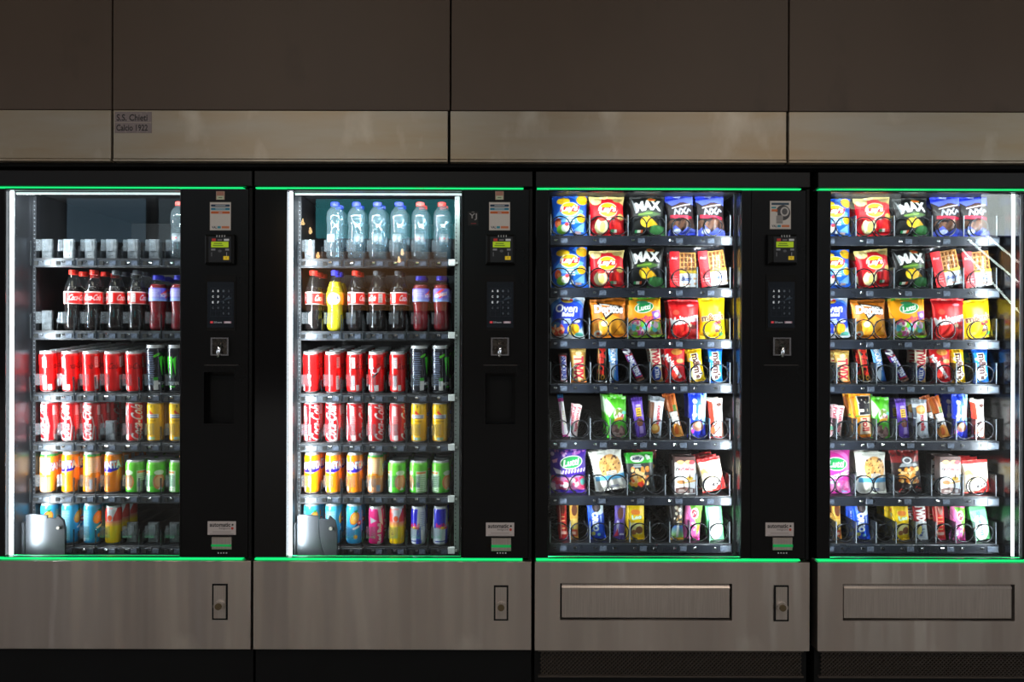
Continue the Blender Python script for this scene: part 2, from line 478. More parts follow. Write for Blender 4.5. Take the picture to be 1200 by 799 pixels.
M_ADDED_CEILING = noise_mat('added_ceiling_board', (70, 66, 62), (80, 76, 72), 2.0, (1, 1, 1), (0.5, 0.7))
M_FACADE = noise_mat('street_facade', (66, 62, 60), (84, 78, 74), 1.2, (1, 1, 1), (0.6, 0.8))

for m in (M_STEEL, M_BAND):
    nt = m.node_tree; b = nt.nodes['Principled BSDF']
    b.inputs['Anisotropic'].default_value = 0.8; b.inputs['Anisotropic Rotation'].default_value = 0.25
    tg = nt.nodes.new('ShaderNodeTangent'); tg.direction_type = 'RADIAL'; tg.axis = 'Z'
    nt.links.new(tg.outputs[0], b.inputs['Tangent'])
# the rolled sheet of the lower fronts is not quite flat: long shallow upright waves
nt = M_STEEL.node_tree; N = nt.nodes
tc = N.new('ShaderNodeTexCoord'); mp = N.new('ShaderNodeMapping'); mp.inputs['Scale'].default_value = (5.0, 1, 0.5)
oi = N.new('ShaderNodeObjectInfo'); ad = N.new('ShaderNodeVectorMath'); ad.operation = 'ADD'
nt.links.new(tc.outputs['Object'], ad.inputs[0]); nt.links.new(oi.outputs['Location'], ad.inputs[1]); nt.links.new(ad.outputs[0], mp.inputs['Vector'])
nz = N.new('ShaderNodeTexNoise'); nz.inputs['Scale'].default_value = 1.0; nz.inputs['Detail'].default_value = 2.5
nt.links.new(mp.outputs['Vector'], nz.inputs['Vector'])
bp = N.new('ShaderNodeBump'); bp.inputs['Strength'].default_value = 0.6; bp.inputs['Distance'].default_value = 0.10
nt.links.new(nz.outputs['Fac'], bp.inputs['Height']); nt.links.new(bp.outputs['Normal'], N['Principled BSDF'].inputs['Normal'])

# ------------------------------------------------------------------ the setting
def struct(o): o['kind'] = 'structure'; return o
wall = struct(MB().box(-9, 9, 0.03, 0.2, 1.84, 3.4).build('wall_back', M_GAP))
edges = [-9.0] + [at(p, 65)[0] for p in (131.5, 528, 924.5)] + [9.0]
zb = at(600, 130.6)[1]
for i in range(4):
    MB().box(edges[i] + 0.0028, edges[i + 1] - 0.0028, 0.0, 0.03, zb + 0.003, 3.4, 0.0012).build('panel', M_WALL, wall)
band = struct(MB().box(-9, 9, 0.012, 0.03, 1.84, zb).build('trim_1', M_GAP))
edges = [-9.0] + [at(p, 160)[0] for p in (133.5, 526.5, 921.5)] + [9.0]
z0, z1 = at(600, 188.0)[1], at(600, 131.6)[1]
for i in range(4):
    b = MB().box(edges[i] + 0.0045, edges[i + 1] - 0.0045, -0.012, 0.012, z0, z1, 0.0015)
    b.box(edges[i] + 0.0045, edges[i + 1] - 0.0045, -0.014, 0.012, z0 - 0.0085, z0 - 0.002, 0.001)
    b.build('steel_panel', M_BAND, band)
struct(MB().box(-24, 24, -14, 1.6, -0.1, 0.0).build('floor', M_ASPHALT))
struct(MB().box(-9, 9, -4.2, 1.05, 3.4, 3.5).build('added_ceiling', M_ADDED_CEILING))  # unseen slab added overhead to keep the upper panels dark
struct(MB().box(-9, 9, 0.95, 1.05, 0, 3.4).build('wall_service', M_GAP))
struct(MB().box(-9, -1.81, 0.02, 0.12, 0, 1.84).build('wall_left', M_BLACK_MATT))
struct(MB().box(1.96, 9, 0.02, 0.12, 0, 1.84).build('wall_right', M_BLACK_MATT))

# sticker on the steel band
cv = Canvas(0.122, 0.070, 0.0011, (104, 94, 92))
cv.rect(0.0, 0.0, 1, 1, (128, 117, 118)); cv.rect(0, 0.47, 1, 0.5, (160, 150, 140))
R = random.Random(3)
for i in range(60): cv.ell(R.random(), R.random(), 0.012, 0.01, (150, 140, 134))
cv.text('S.S. Chieti', 0.47, 0.72, 0.82, 0.17, (26, 24, 28), bold=0.02)
cv.text('Calcio 1922', 0.47, 0.25, 0.84, 0.16, (26, 24, 28), bold=0.02)
x, z = at(137, 157)
tag(plate('sticker', cv, 0.001, M_PAPER, None, x, -0.0132, z), 'small grey club sticker with two lines of black lettering on steel band', 'sticker')

# the other side of the street, seen only mirrored in the glass
fac = struct(MB().box(-24, 24, -14.3, -14, 0, 6).build('wall_street', M_FACADE))
def lit(name, col, s): return mat(name, col, 0.5, emit=col, strength=s)
def shop_window(x0, x1, z0, z1, m):
    f = MB().box(x0 - .08, x1 + .08, -14, -13.94, z0 - .08, z1 + .08).build('window_frame', M_BLACK_MATT, fac)
    MB().box(x0, x1, -13.95, -13.92, z0, z1).build('pane', m, f)
shop_window(-4.5, -1.3, 3.6, 4.5, lit('teal_sign_light', (60, 150, 158), 4.8))
shop_window(-4.8, -1.5, 1.95, 3.3, lit('warm_shop_light', (150, 104, 62), 1.7))
shop_window(-10.2, -8.4, 3.5, 4.5, lit('blue_window_light', (110, 140, 160), 1.8))
shop_window(-8.1, -6.6, 3.5, 4.5, lit('grey_window_light', (120, 140, 150), 1.5))
shop_window(10.75, 13.6, 3.7, 5.2, lit('bright_window_light', (230, 240, 236), 9.0))
shop_window(7.4, 8.9, 4.3, 4.9, lit('pale_window_light', (220, 232, 228), 1.6))
bulb = mat('warm_bulb_light', (255, 214, 150), 0.4, emit=(255, 206, 140), strength=22.0)
for px, py in ((362, 297), (372, 301), (354, 262), (363, 272), (471, 297), (467, 306)):
    sx = (D_CAM + 13.9) / F_PX
    bx, bz = (px - 600) * sx, EYE - (py - 399.5) * sx
    MB().lathe([(0.0, -0.05), (0.035, -0.03), (0.045, 0.0), (0.03, 0.04), (0.02, 0.07), (0.02, 0.10)], 12, bx, -13.9, bz).build('light_bulb', bulb, fac, smooth=True)
# the lit tubes of a sloping canopy, mirrored in the last window
tube = mat('tube_light', (255, 255, 255), 0.4, emit=(226, 240, 236), strength=15.0)
for k, (a, b_) in enumerate((((1153, 270), (1222, 328)), ((1142, 277), (1222, 344)), ((1141, 287), (1222, 376)))):
    sx = (D_CAM + 6.0) / F_PX
    pa, pb = [((p[0] - 600) * sx, -6.0 - 0.1 * k, EYE - (p[1] - 399.5) * sx) for p in (a, b_)]
    tl = thing('tube_lamp', ['upper', 'middle', 'lower'][k] + ' slanting white tube lamp mirrored in the rightmost window', 'lamp', pa, 'slanting tube lamps')
    v = Vector(pb) - Vector(pa)
    MB().tube([(0, 0, 0), v * 0.5, v], 0.011, 8).build('tube', tube, tl)
    MB().tube([-v * 0.02, (0, 0, 0)], 0.014, 8).build('end_cap', M_WHITEPART, tl); MB().tube([v, v * 1.02], 0.014, 8).build('end_cap', M_WHITEPART, tl)

# unseen housings for the added lamps (the light itself is set above)
for i, (lx, ly) in enumerate(ADDED_LAMPS):
    t = thing('added_lamp', ('left' if i == 0 else 'right') + ' flat rectangular ceiling lamp in the soffit above the pavement', 'lamp', (lx, ly, 3.4), 'added overhead lamps')
    MB().box(-0.84, 0.84, -0.29, 0.29, -0.02, 0.0).build('added_lamp_housing', M_WHITEPART, t)

# ------------------------------------------------------------------ vending machines
ZTOP, ZWT, ZWB = at(600, 201)[1], at(600, 224)[1], at(600, 653.5)[1]
ZGT, ZGB = at(600, 221)[1], at(600, 655.5)[1]
ZST, ZSB = at(600, 657.5)[1], at(600, 761)[1]
K = D_CAM / F_PX                                   # metres per pixel on the front plane
LEFTS = [-32, 298, 627.5, 958]
WIDTHS = [327, 325.5, 321, 327]
TRAY_Y = 0.135
TILT = {2: math.radians(4.5), 3: math.radians(1.5)}     # two of the drinks trays slope up to the back

def keypad_print():
    cv = Canvas(0.088, 0.152, 0.0011, (14, 18, 23))
    for i in range(6): cv.band(0.12, 0.86 - i * 0.122, 0.90, 0.86 - i * 0.122, 0.008, (30, 34, 40))
    for i in range(5): cv.band(0.12 + i * 0.195, 0.86, 0.12 + i * 0.195, 0.25, 0.008, (30, 34, 40))
    ks = ['AB12', 'CD34', 'EF56', 'GH78', '  90']
    for r, row in enumerate(ks):
        for c, ch in enumerate(row):
            if ch == ' ': continue
            br = (205, 210, 214) if (c < 2 and r < 3) else (66, 72, 78)
            cv.text(ch, 0.217 + c * 0.195, 0.80 - r * 0.122, 0.055, 0.075, br, bold=0.02)
    cv.poly([(0.12, 0.50), (0.6, 0.58), (0.72, 0.66), (0.9, 0.66), (0.9, 0.64), (0.66, 0.60)], (38, 46, 54))
    cv.rect(0.12, 0.10, 0.22, 0.145, (190, 60, 66)); cv.text('2.0 euro', 0.40, 0.122, 0.30, 0.06, (170, 174, 180))
    cv.rect(0.62, 0.10, 0.90, 0.145, (120, 96, 104)); cv.lines(0.76, 0.13, 0.22, 2, 0.035, 0.012, (200, 196, 200))
    return cv
def notice_print(kind):
    cv = Canvas(0.070, 0.094, 0.001, (206, 200, 194))
    cv.rect(0, 0, 1, 1, (176, 168, 160)); cv.rect(0.03, 0.025, 0.97, 0.975, (206, 200, 194))
    if kind == 'photo':
        cv.rect(0.08, 0.85, 0.9, 0.93, (44, 72, 92)); cv.ell(0.62, 0.58, 0.34, 0.36, (62, 62, 66))
        cv.rect(0.06, 0.06, 0.36, 0.6, (206, 200, 194)); cv.ell(0.70, 0.62, 0.2, 0.22, (190, 186, 184)); cv.ell(0.70, 0.62, 0.13, 0.15, (84, 84, 86))
        cv.rect(0.3, 0.2, 0.62, 0.48, (160, 156, 152)); cv.lines(0.46, 0.44, 0.28, 5, 0.07, 0.025, (90, 90, 92))
        cv.rect(0.08, 0.73, 0.3, 0.79, (60, 140, 150)); cv.rect(0.08, 0.62, 0.36, 0.70, (206, 110, 60))
    else:
        for v, c in ((0.875, (26, 56, 84)), (0.755, (36, 124, 152)), (0.63, (198, 96, 40))):
            cv.rect(0.09, v - 0.042, 0.91, v + 0.042, c); cv.ell(0.09, v, 0.035, 0.056, c); cv.ell(0.91, v, 0.035, 0.056, c)
            cv.lines(0.5, v, 0.6 if v > 0.7 else 0.2, 1, 0.05, 0.035, (190, 200, 206))
    cv.text('VAL', 0.22, 0.115, 0.24, 0.11, (28, 44, 66), bold=0.03); cv.rect(0.36, 0.075, 0.52, 0.155, (40, 140, 160)); cv.rect(0.56, 0.075, 0.92, 0.155, (204, 120, 76))
    return cv
def maker_print():
    cv = Canvas(0.094, 0.045, 0.0009, (186, 176, 172))
    cv.text('automatic', 0.44, 0.74, 0.72, 0.13, (24, 22, 24), bold=0.03)
    cv.text('belgium', 0.60, 0.47, 0.38, 0.09, (70, 66, 66))
    cv.ell(0.88, 0.74, 0.035, 0.035, (20, 20, 20)); cv.ell(0.87, 0.48, 0.045, 0.045, (186, 50, 30))
    cv.lines(0.5, 0.22, 0.86, 2, 0.07, 0.018, (130, 122, 120))
    return cv
def lcd_print():
    cv = Canvas(0.074, 0.084, 0.001, (16, 16, 18))
    cv.rect(0.15, 0.82, 0.32, 0.92, (140, 40, 36)); cv.lines(0.5, 0.87, 0.24, 1, 0.05, 0.03, (120, 110, 110)); cv.rect(0.68, 0.83, 0.9, 0.91, (150, 150, 150))
    cv.rect(0.12, 0.58, 0.88, 0.80, (150, 176, 28)); cv.lines(0.42, 0.73, 0.44, 2, 0.09, 0.05, (84, 110, 20))
    cv.rect(0.12, 0.46, 0.3, 0.53, (96, 96, 98)); cv.rect(0.74, 0.46, 0.9, 0.53, (96, 96, 98)); cv.ell(0.5, 0.44, 0.08, 0.06, (60, 60, 62))
    cv.band(0.14, 0.24, 0.14, 0.38, 0.03, (80, 80, 82)); cv.band(0.8, 0.26, 0.8, 0.38, 0.03, (110, 110, 112))
    cv.rect(0.66, 0.10, 0.90, 0.24, (190, 160, 30)); cv.text('V', 0.78, 0.17, 0.08, 0.08, (60, 50, 10))
    return cv
KEYPAD, LCD, MAKER = keypad_print(), lcd_print(), maker_print()
N_PHOTO, N_PLAIN = notice_print('photo'), notice_print('plain')

def machine(i):
    drinks = i < 2
    X0 = (LEFTS[i] - 600) * K
    W = WIDTHS[i] * K
    LED_POWER = 11.0
    lab = ['black drinks machine with half empty shelves at the left edge', 'black drinks machine fully stocked, second from the left',
           'black snack machine in full view, third from the left', 'black snack machine cut off by the right edge'][i]
    root = thing('vending_machine', lab, 'vending machine', (X0, 0, 0), 'row of built-in vending machines')
    def U(px): return (px - LEFTS[i]) * K          # a photo column on the front plane -> local x
    w0, w1 = (38 * K, 242.5 * K) if drinks else (15.5 * K, 241.5 * K)
    # body
    c = MB()
    c.box(0.004, 0.03, 0.05, 0.86, 0.06, ZTOP).box(W - 0.03, W - 0.004, 0.05, 0.86, 0.06, ZTOP)
    c.box(0.03, W - 0.03, 0.84, 0.86, 0.06, ZTOP).box(0.03, W - 0.03, 0.05, 0.84, ZTOP - 0.025, ZTOP)
    c.box(0.03, W - 0.03, 0.05, 0.84, ZSB, ZSB + 0.02)
    c.build('cabinet', M_BLACK_MATT, root)
    # inner chamber
    ix0, ix1 = (w0 - 0.008, 0.679) if drinks else (0.046, 0.704)
    MB().box(ix0, ix1, 0.80, 0.82, ZWB - 0.03, ZWT + 0.02).build('back_lining', M_INNER, root)
    MB().box(ix0 - 0.012, ix0, 0.045, 0.80, ZWB - 0.03, ZWT + 0.02).build('side_lining', M_INNER_METAL if drinks else M_INNER, root)
    MB().box(ix1, ix1 + 0.012, 0.045, 0.80, ZWB - 0.03, ZWT + 0.02).build('side_lining', M_INNER_SIDE, root)
    MB().box(ix0, ix1, 0.045, 0.80, ZWT + 0.02, ZWT + 0.03).build('top_lining', M_INNER, root)
    MB().box(ix0, ix1, 0.045, 0.80, ZWB - 0.04, ZWB - 0.03).build('bottom_lining', M_INNER, root)
    # door
    MB().box(0, W, -0.004, 0.045, ZGT + 0.0055, ZTOP, 0.002).build('door_header', M_HEADER, root)
    MB().box(0, w0, 0, 0.018, ZGB + 0.0045, ZGT - 0.0035, 0.002).box(0, 0.006, 0.016, 0.05, ZGB, ZGT).build('door_stile', M_BLACK_GLASS if drinks else M_BLACK, root)
    pc0 = 245 * K if drinks else 253 * K
    MB().box(w1, pc0, 0, 0.018, ZGB + 0.0045, ZGT - 0.0035, 0.002).build('door_stile', M_BLACK, root)
    pz0, pz1 = at(600, 437)[1], at(600, 497)[1]
    px0, px1 = 271 * K, 306 * K
    if i == 2: px0, px1 = 268 * K, 303 * K
    p = MB()                                        # the control panel is built around the coin return recess
    if i < 2:
        zt, zo = ZGT - 0.0035, ZGB + 0.0045
        p.box(pc0, px0, 0, 0.045, zo, zt).box(px1, W - 0.012, 0, 0.045, zo, zt).box(px0, px1, 0, 0.045, pz0, zt).box(px0, px1, 0, 0.045, zo, pz1).box(px0, px1, 0.035, 0.045, pz1, pz0)
    else:
        p.box(pc0, W - 0.012, 0, 0.045, ZGB + 0.0045, ZGT - 0.0035, 0.0015)
    p.build('control_panel', M_BLACK, root)
    if i < 2: MB().box(px0 + 0.01, px1 - 0.01, 0.028, 0.036, pz1 + 0.015, pz0 - 0.01).build('coin_return_flap', M_BLACK_MATT, root)
    MB().box(W - 0.010, W, 0.002, 0.05, ZGB, ZGT).build('door_edge', M_BLACK_MATT, root)
    g = 0.004
    MB().box(w0, w1, -0.001, 0.014, ZWT, ZGT - 0.0035).build('window_bead', M_BLACK, root)
    MB().box(w0, w1, -0.001, 0.014, ZGB + 0.0045, ZWB).build('window_bead', M_BLACK, root)
    MB().box(w0, w1, 0.012, 0.017, ZWB - 0.004, ZWT + 0.004).build('window_glass', M_GLASS, root)
    MB().box(0.004, W - 0.03, -0.003, 0.03, ZGT - 0.0018, ZGT + 0.0018).build('green_light_strip', M_GREEN, root)
    MB().box(0.004, W - 0.03, -0.003, 0.03, ZGB - 0.0022, ZGB + 0.0022).build('green_light_strip', M_GREEN, root)
    # lights inside the door: LED strips behind the frame, each with its lamp
    def led_lamp(x, y, z, sx, sz, rz, rx, power):
        d = bpy.data.lights.new('led_lamp', 'AREA'); d.shape = 'RECTANGLE'; d.size = sx; d.size_y = sz; d.energy = power; d.color = (0.90, 0.96, 1.0)
        o = link('led_lamp', d, root, (x, y, z))
        o.rotation_euler = (PI / 2 + rx, 0, rz)         # faces into the cabinet (+y), turned by rz, tipped by rx
        return o
    zc, zh = (ZWB + ZWT) / 2, ZWT - ZWB
    if drinks:
        MB().box(w0 + 0.001, w0 + 0.0115, 0.020, 0.026, ZWB, ZWT).build('led_strip', M_LED, root)
        MB().box(w0 + 0.02, w1, 0.022, 0.028, ZWT - 0.009, ZWT - 0.003).build('led_strip', M_LED_TOP, root)
        MB().box(w1 + 0.003, w1 + 0.017, 0.022, 0.026, ZWB, ZWT).build('led_strip', M_LED_SIDE, root)
        led_lamp(w0 + 0.009, 0.029, zc, 0.014, zh, -0.9, 0, LED_POWER)
        led_lamp(w1 + 0.010, 0.029, zc, 0.014, zh, 0.9, 0, LED_POWER * 0.8)
        led_lamp((w0 + w1) / 2, 0.031, ZWT - 0.006, w1 - w0 - 0.03, 0.008, 0, -0.7, LED_POWER * 0.35)
    else:
        MB().box(w0 - 0.016, w0 - 0.003, 0.022, 0.026, ZWB, ZWT).build('led_strip', M_LED_SIDE, root)
        MB().box(w1 + 0.013, w1 + 0.027, 0.022, 0.026, ZWB, ZWT).build('led_strip', M_LED_SIDE, root)
        led_lamp(w0 - 0.009, 0.029, zc, 0.012, zh, -0.75, 0, LED_POWER)
        led_lamp(w1 + 0.020, 0.029, zc, 0.012, zh, 0.75, 0, LED_POWER)
        led_lamp((w0 + w1) / 2, 0.031, ZWT + 0.004, w1 - w0 - 0.03, 0.008, 0, -0.7, LED_POWER * 0.12)
        if i == 3: MB().box(0.668, 0.676, 0.028, 0.034, ZWB, ZWT).build('led_strip', mat('glowing_profile_white', (255, 255, 255), 0.4, emit=(228, 238, 248), strength=1.6), root)  # the profile's brightness from this angle is put in as a glow
        else: MB().box(0.668, 0.676, 0.028, 0.034, ZWB, ZWT).build('light_profile', mat('grey_light_profile', (60, 64, 70), 0.25, 0.6), root)
    # lower front
    if drinks:
        MB().box(0, W, -0.006, 0.045, ZSB, ZST, 0.002).build('lower_panel', M_STEEL, root)
    else:
        fx0, fx1 = 29.5 * K, 230.5 * K
        fz1, fz0 = at(600, 682.5)[1], at(600, 725.5)[1]
        b = MB()
        b.box(0, fx0, -0.006, 0.045, ZSB, ZST).box(fx1, W, -0.006, 0.045, ZSB, ZST).box(fx0, fx1, -0.006, 0.045, fz1, ZST).box(fx0, fx1, -0.006, 0.045, ZSB, fz0)
        b.build('lower_panel', M_STEEL, root)
        MB().box(fx0, fx1, 0.022, 0.045, fz0, fz1).build('flap_recess', M_GAP, root)
        fl = MB().box(fx0 + 0.006, fx1 - 0.006, 0.0, 0.02, fz0 + 0.006, fz1 - 0.014, 0.001)
        v = [(fx0 + .006, -0.003, fz1 - .016), (fx1 - .006, -0.003, fz1 - .016), (fx1 - .006, 0.006, fz1 - .004), (fx0 + .006, 0.006, fz1 - .004)]
        fl.add(v, [(0, 1, 2, 3)])
        fl.build('delivery_flap', M_STEEL_SMALL, root)
    lx0, lx1 = U([250.5, 579.5, 907, 1236][i]), U([268.5, 596.5, 924, 1254][i])
    lz1, lz0 = at(600, [684, 685, 684, 684][i])[1], at(600, 726)[1]
    MB().box(lx0, lx1, -0.0085, -0.004, lz0, lz1).build('lock_gasket', M_GAP, root)
    lp = MB().box(lx0 + 0.0055, lx1 - 0.0055, -0.0105, -0.006, lz0 + 0.0055, lz1 - 0.0055, 0.001).build('lock_plate', M_STEEL_SMALL, root)
    lcx, lcz = (lx0 + lx1) / 2, (lz0 + lz1) / 2 - 0.011
    MB().disc_y(lcx, lcz, 0.0175, -0.019, -0.009, 24).build('lock_rosette', M_STEEL_SMALL, lp)
    MB().disc_y(lcx, lcz, 0.011, -0.023, -0.015, 20).build('lock_cylinder', mat('brass_lock', (120, 104, 78), 0.35, 0.8), lp)
    # plinth
    MB().box(0, W, 0.02, 0.06, 0.0, ZSB - 0.002).build('plinth', M_BLACK_MATT, root)
    if not drinks:
        gz1, gz0 = at(600, 765)[1], at(600, 793)[1]
        b = MB(); pit = 0.0135; hh = gz1 - gz0; x = 0.02 - hh
        while x < W - 0.02:
            for s in (1, -1):
                xa, xb = (x, x + hh) if s > 0 else (x + hh, x)
                za, zc = gz0, gz1
                lo, hi = 0.02, W - 0.02                     # cut the bar at the frame
                ta, tb = 0.0, 1.0
                dx = xb - xa
                t1, t2 = (lo - xa) / dx, (hi - xa) / dx
                ta, tb = max(ta, min(t1, t2)), min(tb, max(t1, t2))
                if tb - ta < 0.05: continue
                A = (xa + dx * ta, gz0 + hh * ta); B = (xa + dx * tb, gz0 + hh * tb)
                o = 0.0019
                b.add([(A[0] - o, 0.012, A[1]), (A[0] + o, 0.012, A[1]), (B[0] + o, 0.012, B[1]), (B[0] - o, 0.012, B[1]),
                       (A[0] - o, 0.018, A[1]), (A[0] + o, 0.018, A[1]), (B[0] + o, 0.018, B[1]), (B[0] - o, 0.018, B[1])],
                      [(0, 1, 2, 3), (7, 6, 5, 4), (0, 4, 5, 1), (3, 2, 6, 7), (0, 3, 7, 4), (1, 5, 6, 2)])
            x += pit
        b.box(0.012, W - 0.012, 0.010, 0.02, gz1, gz1 + 0.006).box(0.012, W - 0.012, 0.010, 0.02, gz0 - 0.006, gz0)
        gr = b.build('vent_grille', mat('grille_wire', (84, 75, 68), 0.45, 0.6), root); gr['kind'] = 'stuff'
    # what sits on the control panel
    if i == 3: return root, U, (w0, w1)
    cx = [259.5, 586.5, 915.5][i]
    def LX(px): return U(px)
    def LZ(py, px): return at(px, py)[1]
    if i < 2:
        cvs = Canvas(0.028, 0.028, 0.001, (176, 150, 132)); cvs.rect(0.1, 0.5, 0.9, 0.95, (170, 120, 104)); cvs.rect(0.1, 0.05, 0.9, 0.45, (190, 200, 170)); cvs.lines(0.5, 0.25, 0.5, 1, 0.1, 0.08, (70, 90, 60))
        plate('inspection_sticker', cvs, 0.001, M_PAPER, root, LX(cx - 6.5), -0.0011, LZ(234, cx))['label'] = 'small square inspection sticker'
    nz = [270, 270, 268.5][i]
    plate('notice_sticker', N_PHOTO if i == 2 else N_PLAIN, 0.001, M_PAPER, root, LX(cx - 13.8), -0.0011, LZ(nz, cx))['label'] = 'white payment notice with a picture' if i == 2 else 'white payment notice with coloured bars'
    if i == 1:
        cvs = Canvas(0.034, 0.046, 0.001, (9, 9, 10)); cvs.text('YJ', 0.5, 0.62, 0.72, 0.62, (150, 148, 148), bold=0.01); cvs.lines(0.55, 0.14, 0.6, 1, 0.1, 0.05, (150, 40, 40)); cvs.lines(0.5, 0.95, 0.3, 1, 0.1, 0.05, (120, 118, 118))
        plate('maker_mark', cvs, 0.0008, M_PAPER, root, LX(548), -0.0009, LZ(264, 553))['label'] = 'small white letters on black'
    # card reader
    rx = cx - 17.5
    cr = MB().box(LX(rx), LX(rx + 34), -0.020, 0.0, LZ(310, cx), LZ(275.5, cx), 0.006).build('card_reader', M_BLACK_MATT, root)
    plate('reader_face', LCD, 0.002, M_LCD, cr, LX(cx - 12), -0.0222, LZ(308, cx))['label'] = 'reader face with a yellow-green display'
    d = MB()
    for k in range(4): d.box(LX(cx - 3 + k * 3), LX(cx - 2 + k * 3), -0.0225, -0.019, LZ(279, cx), LZ(276.5, cx))
    d.build('indicator_light', mat('indicator_dots', (170, 172, 174), 0.4), cr)['kind'] = 'stuff'
    kp = plate('keypad', KEYPAD, 0.004, M_SCREEN, root, LX(cx - 16), -0.0045, LZ(384, cx)); kp['label'] = 'black touch keypad with letters and digits'
    kf = MB().box(LX(cx - 18), LX(cx + 17), -0.003, 0.0, LZ(388, cx), LZ(322, cx)).build('keypad_frame', M_GAP, root)
    # coin slot
    ch = MB()
    ch.box(LX(cx - 11), LX(cx + 10), -0.012, 0.0, LZ(397, cx), LZ(395.5, cx)).box(LX(cx - 11), LX(cx - 9), -0.012, 0.0, LZ(415, cx), LZ(397, cx)).box(LX(cx + 8), LX(cx + 10), -0.012, 0.0, LZ(415, cx), LZ(397, cx)).box(LX(cx - 11), LX(cx + 10), -0.012, 0.0, LZ(416.5, cx), LZ(415, cx))
    cs = ch.build('coin_slot', M_CHROME, root)
    MB().box(LX(cx - 9), LX(cx + 8), -0.003, 0.0, LZ(415, cx), LZ(397, cx)).build('slot_plate', M_SLOT, cs)
    MB().tube([(LX(cx - 1), -0.004, LZ(403, cx)), (LX(cx + 0), -0.016, LZ(407, cx)), (LX(cx - 1), -0.020, LZ(413, cx)), (LX(cx - 1), -0.018, LZ(418, cx))], 0.006, 8).build('coin_lever', M_CHROME, cs, smooth=True)
    MB().box(LX(cx - 20), LX(cx + 20), -0.001, 0.0, LZ(428.2, cx), LZ(427.4, cx)).build('panel_seam', mat('panel_seam', (60, 54, 52), 0.5), root)
    # sticker and note slot below
    mx = [244, 570, 897.5][i]
    plate('maker_sticker', MAKER, 0.001, M_PAPER, root, LX(mx), -0.0011, LZ([626.5, 628, 628][i], cx))['label'] = 'white label with black print'
    dv = MB().box(LX(cx - 10), LX(cx + 13), -0.008, 0.0, LZ([643, 645, 644][i], cx), LZ([629, 630, 629.5][i], cx), 0.002).build('note_slot', M_STEEL_SMALL, root)
    MB().box(LX(cx - 10), LX(cx + 13), -0.010, -0.006, LZ([639.5, 640.5, 640][i], cx), LZ([637, 637.5, 637][i], cx)).build('slot_light', M_GREEN_DIM, dv)
    d = MB()
    for k in range(4): d.box(LX(cx - 3.6 + k * 3.2), LX(cx - 2.2 + k * 3.2), -0.002, 0.0, LZ(648.5, cx), LZ(647, cx))
    d.build('indicator_light', mat('indicator_dots', (190, 192, 194), 0.4), root)['kind'] = 'stuff'
    return root, U, (w0, w1)

ROOTS = [machine(i) for i in range(4)]
XL = [(LEFTS[i] - 600) * K for i in range(4)]

# ------------------------------------------------------------------ trays of the drinks machines
COL0, PITCH = 0.144, 0.0763
DRINK_PX = [309, 394, 467, 525, 585.5, 645.7]
DRINK_Z = [at(445, p, TRAY_Y)[1] + 0.0175 for p in DRINK_PX]
EMPTY = {0: {0: range(0, 6), 1: [0], 3: [3], 5: [4, 5, 6]}, 1: {0: [0]}}
gate_me = MB().box(-0.0165, 0.0165, 0, 0.002, 0.026, 0.066).box(-0.0165, -0.0145, 0, 0.02, 0.026, 0.066).mesh('front_gate', M_GATE)
pusher_me = MB().box(-0.018, 0.018, 0, 0.012, 0.0, 0.072, 0.003).box(-0.011, 0.011, -0.002, 0.001, 0.028, 0.066, 0.001).box(-0.006, -0.003, -0.003, 0, 0.012, 0.015).box(0.003, 0.006, -0.003, 0, 0.012, 0.015).mesh('pusher', M_PUSHER)
dot_me = MB().box(-0.0055, 0.0055, -0.003, 0, -0.003, 0.004, 0.001).mesh('tray_stud', M_CHROME)
clip_me = MB().box(-0.011, 0.011, -0.002, 0, -0.010, 0.006, 0.0006).mesh('label_clip', M_CLIP)
div_me = MB().box(-0.0013, 0.0013, 0, 0.56, 0, 0.045).mesh('divider', M_DIVIDER)
divedge_me = MB().box(-0.0022, 0.0022, -0.004, 0.0, -0.028, 0.058, 0.0006).mesh('divider', M_DIVIDER)
socket_me = MB().box(-0.007, 0.007, -0.0025, 0, -0.008, 0.006).mesh('tray_socket', M_GAP)
brk_me = MB().box(0, 0.024, -0.004, 0.01, -0.010, 0.012, 0.001).box(0.024, 0.032, 0.0, 0.006, -0.004, 0.004).mesh('tray_bracket', M_WHITEPART)
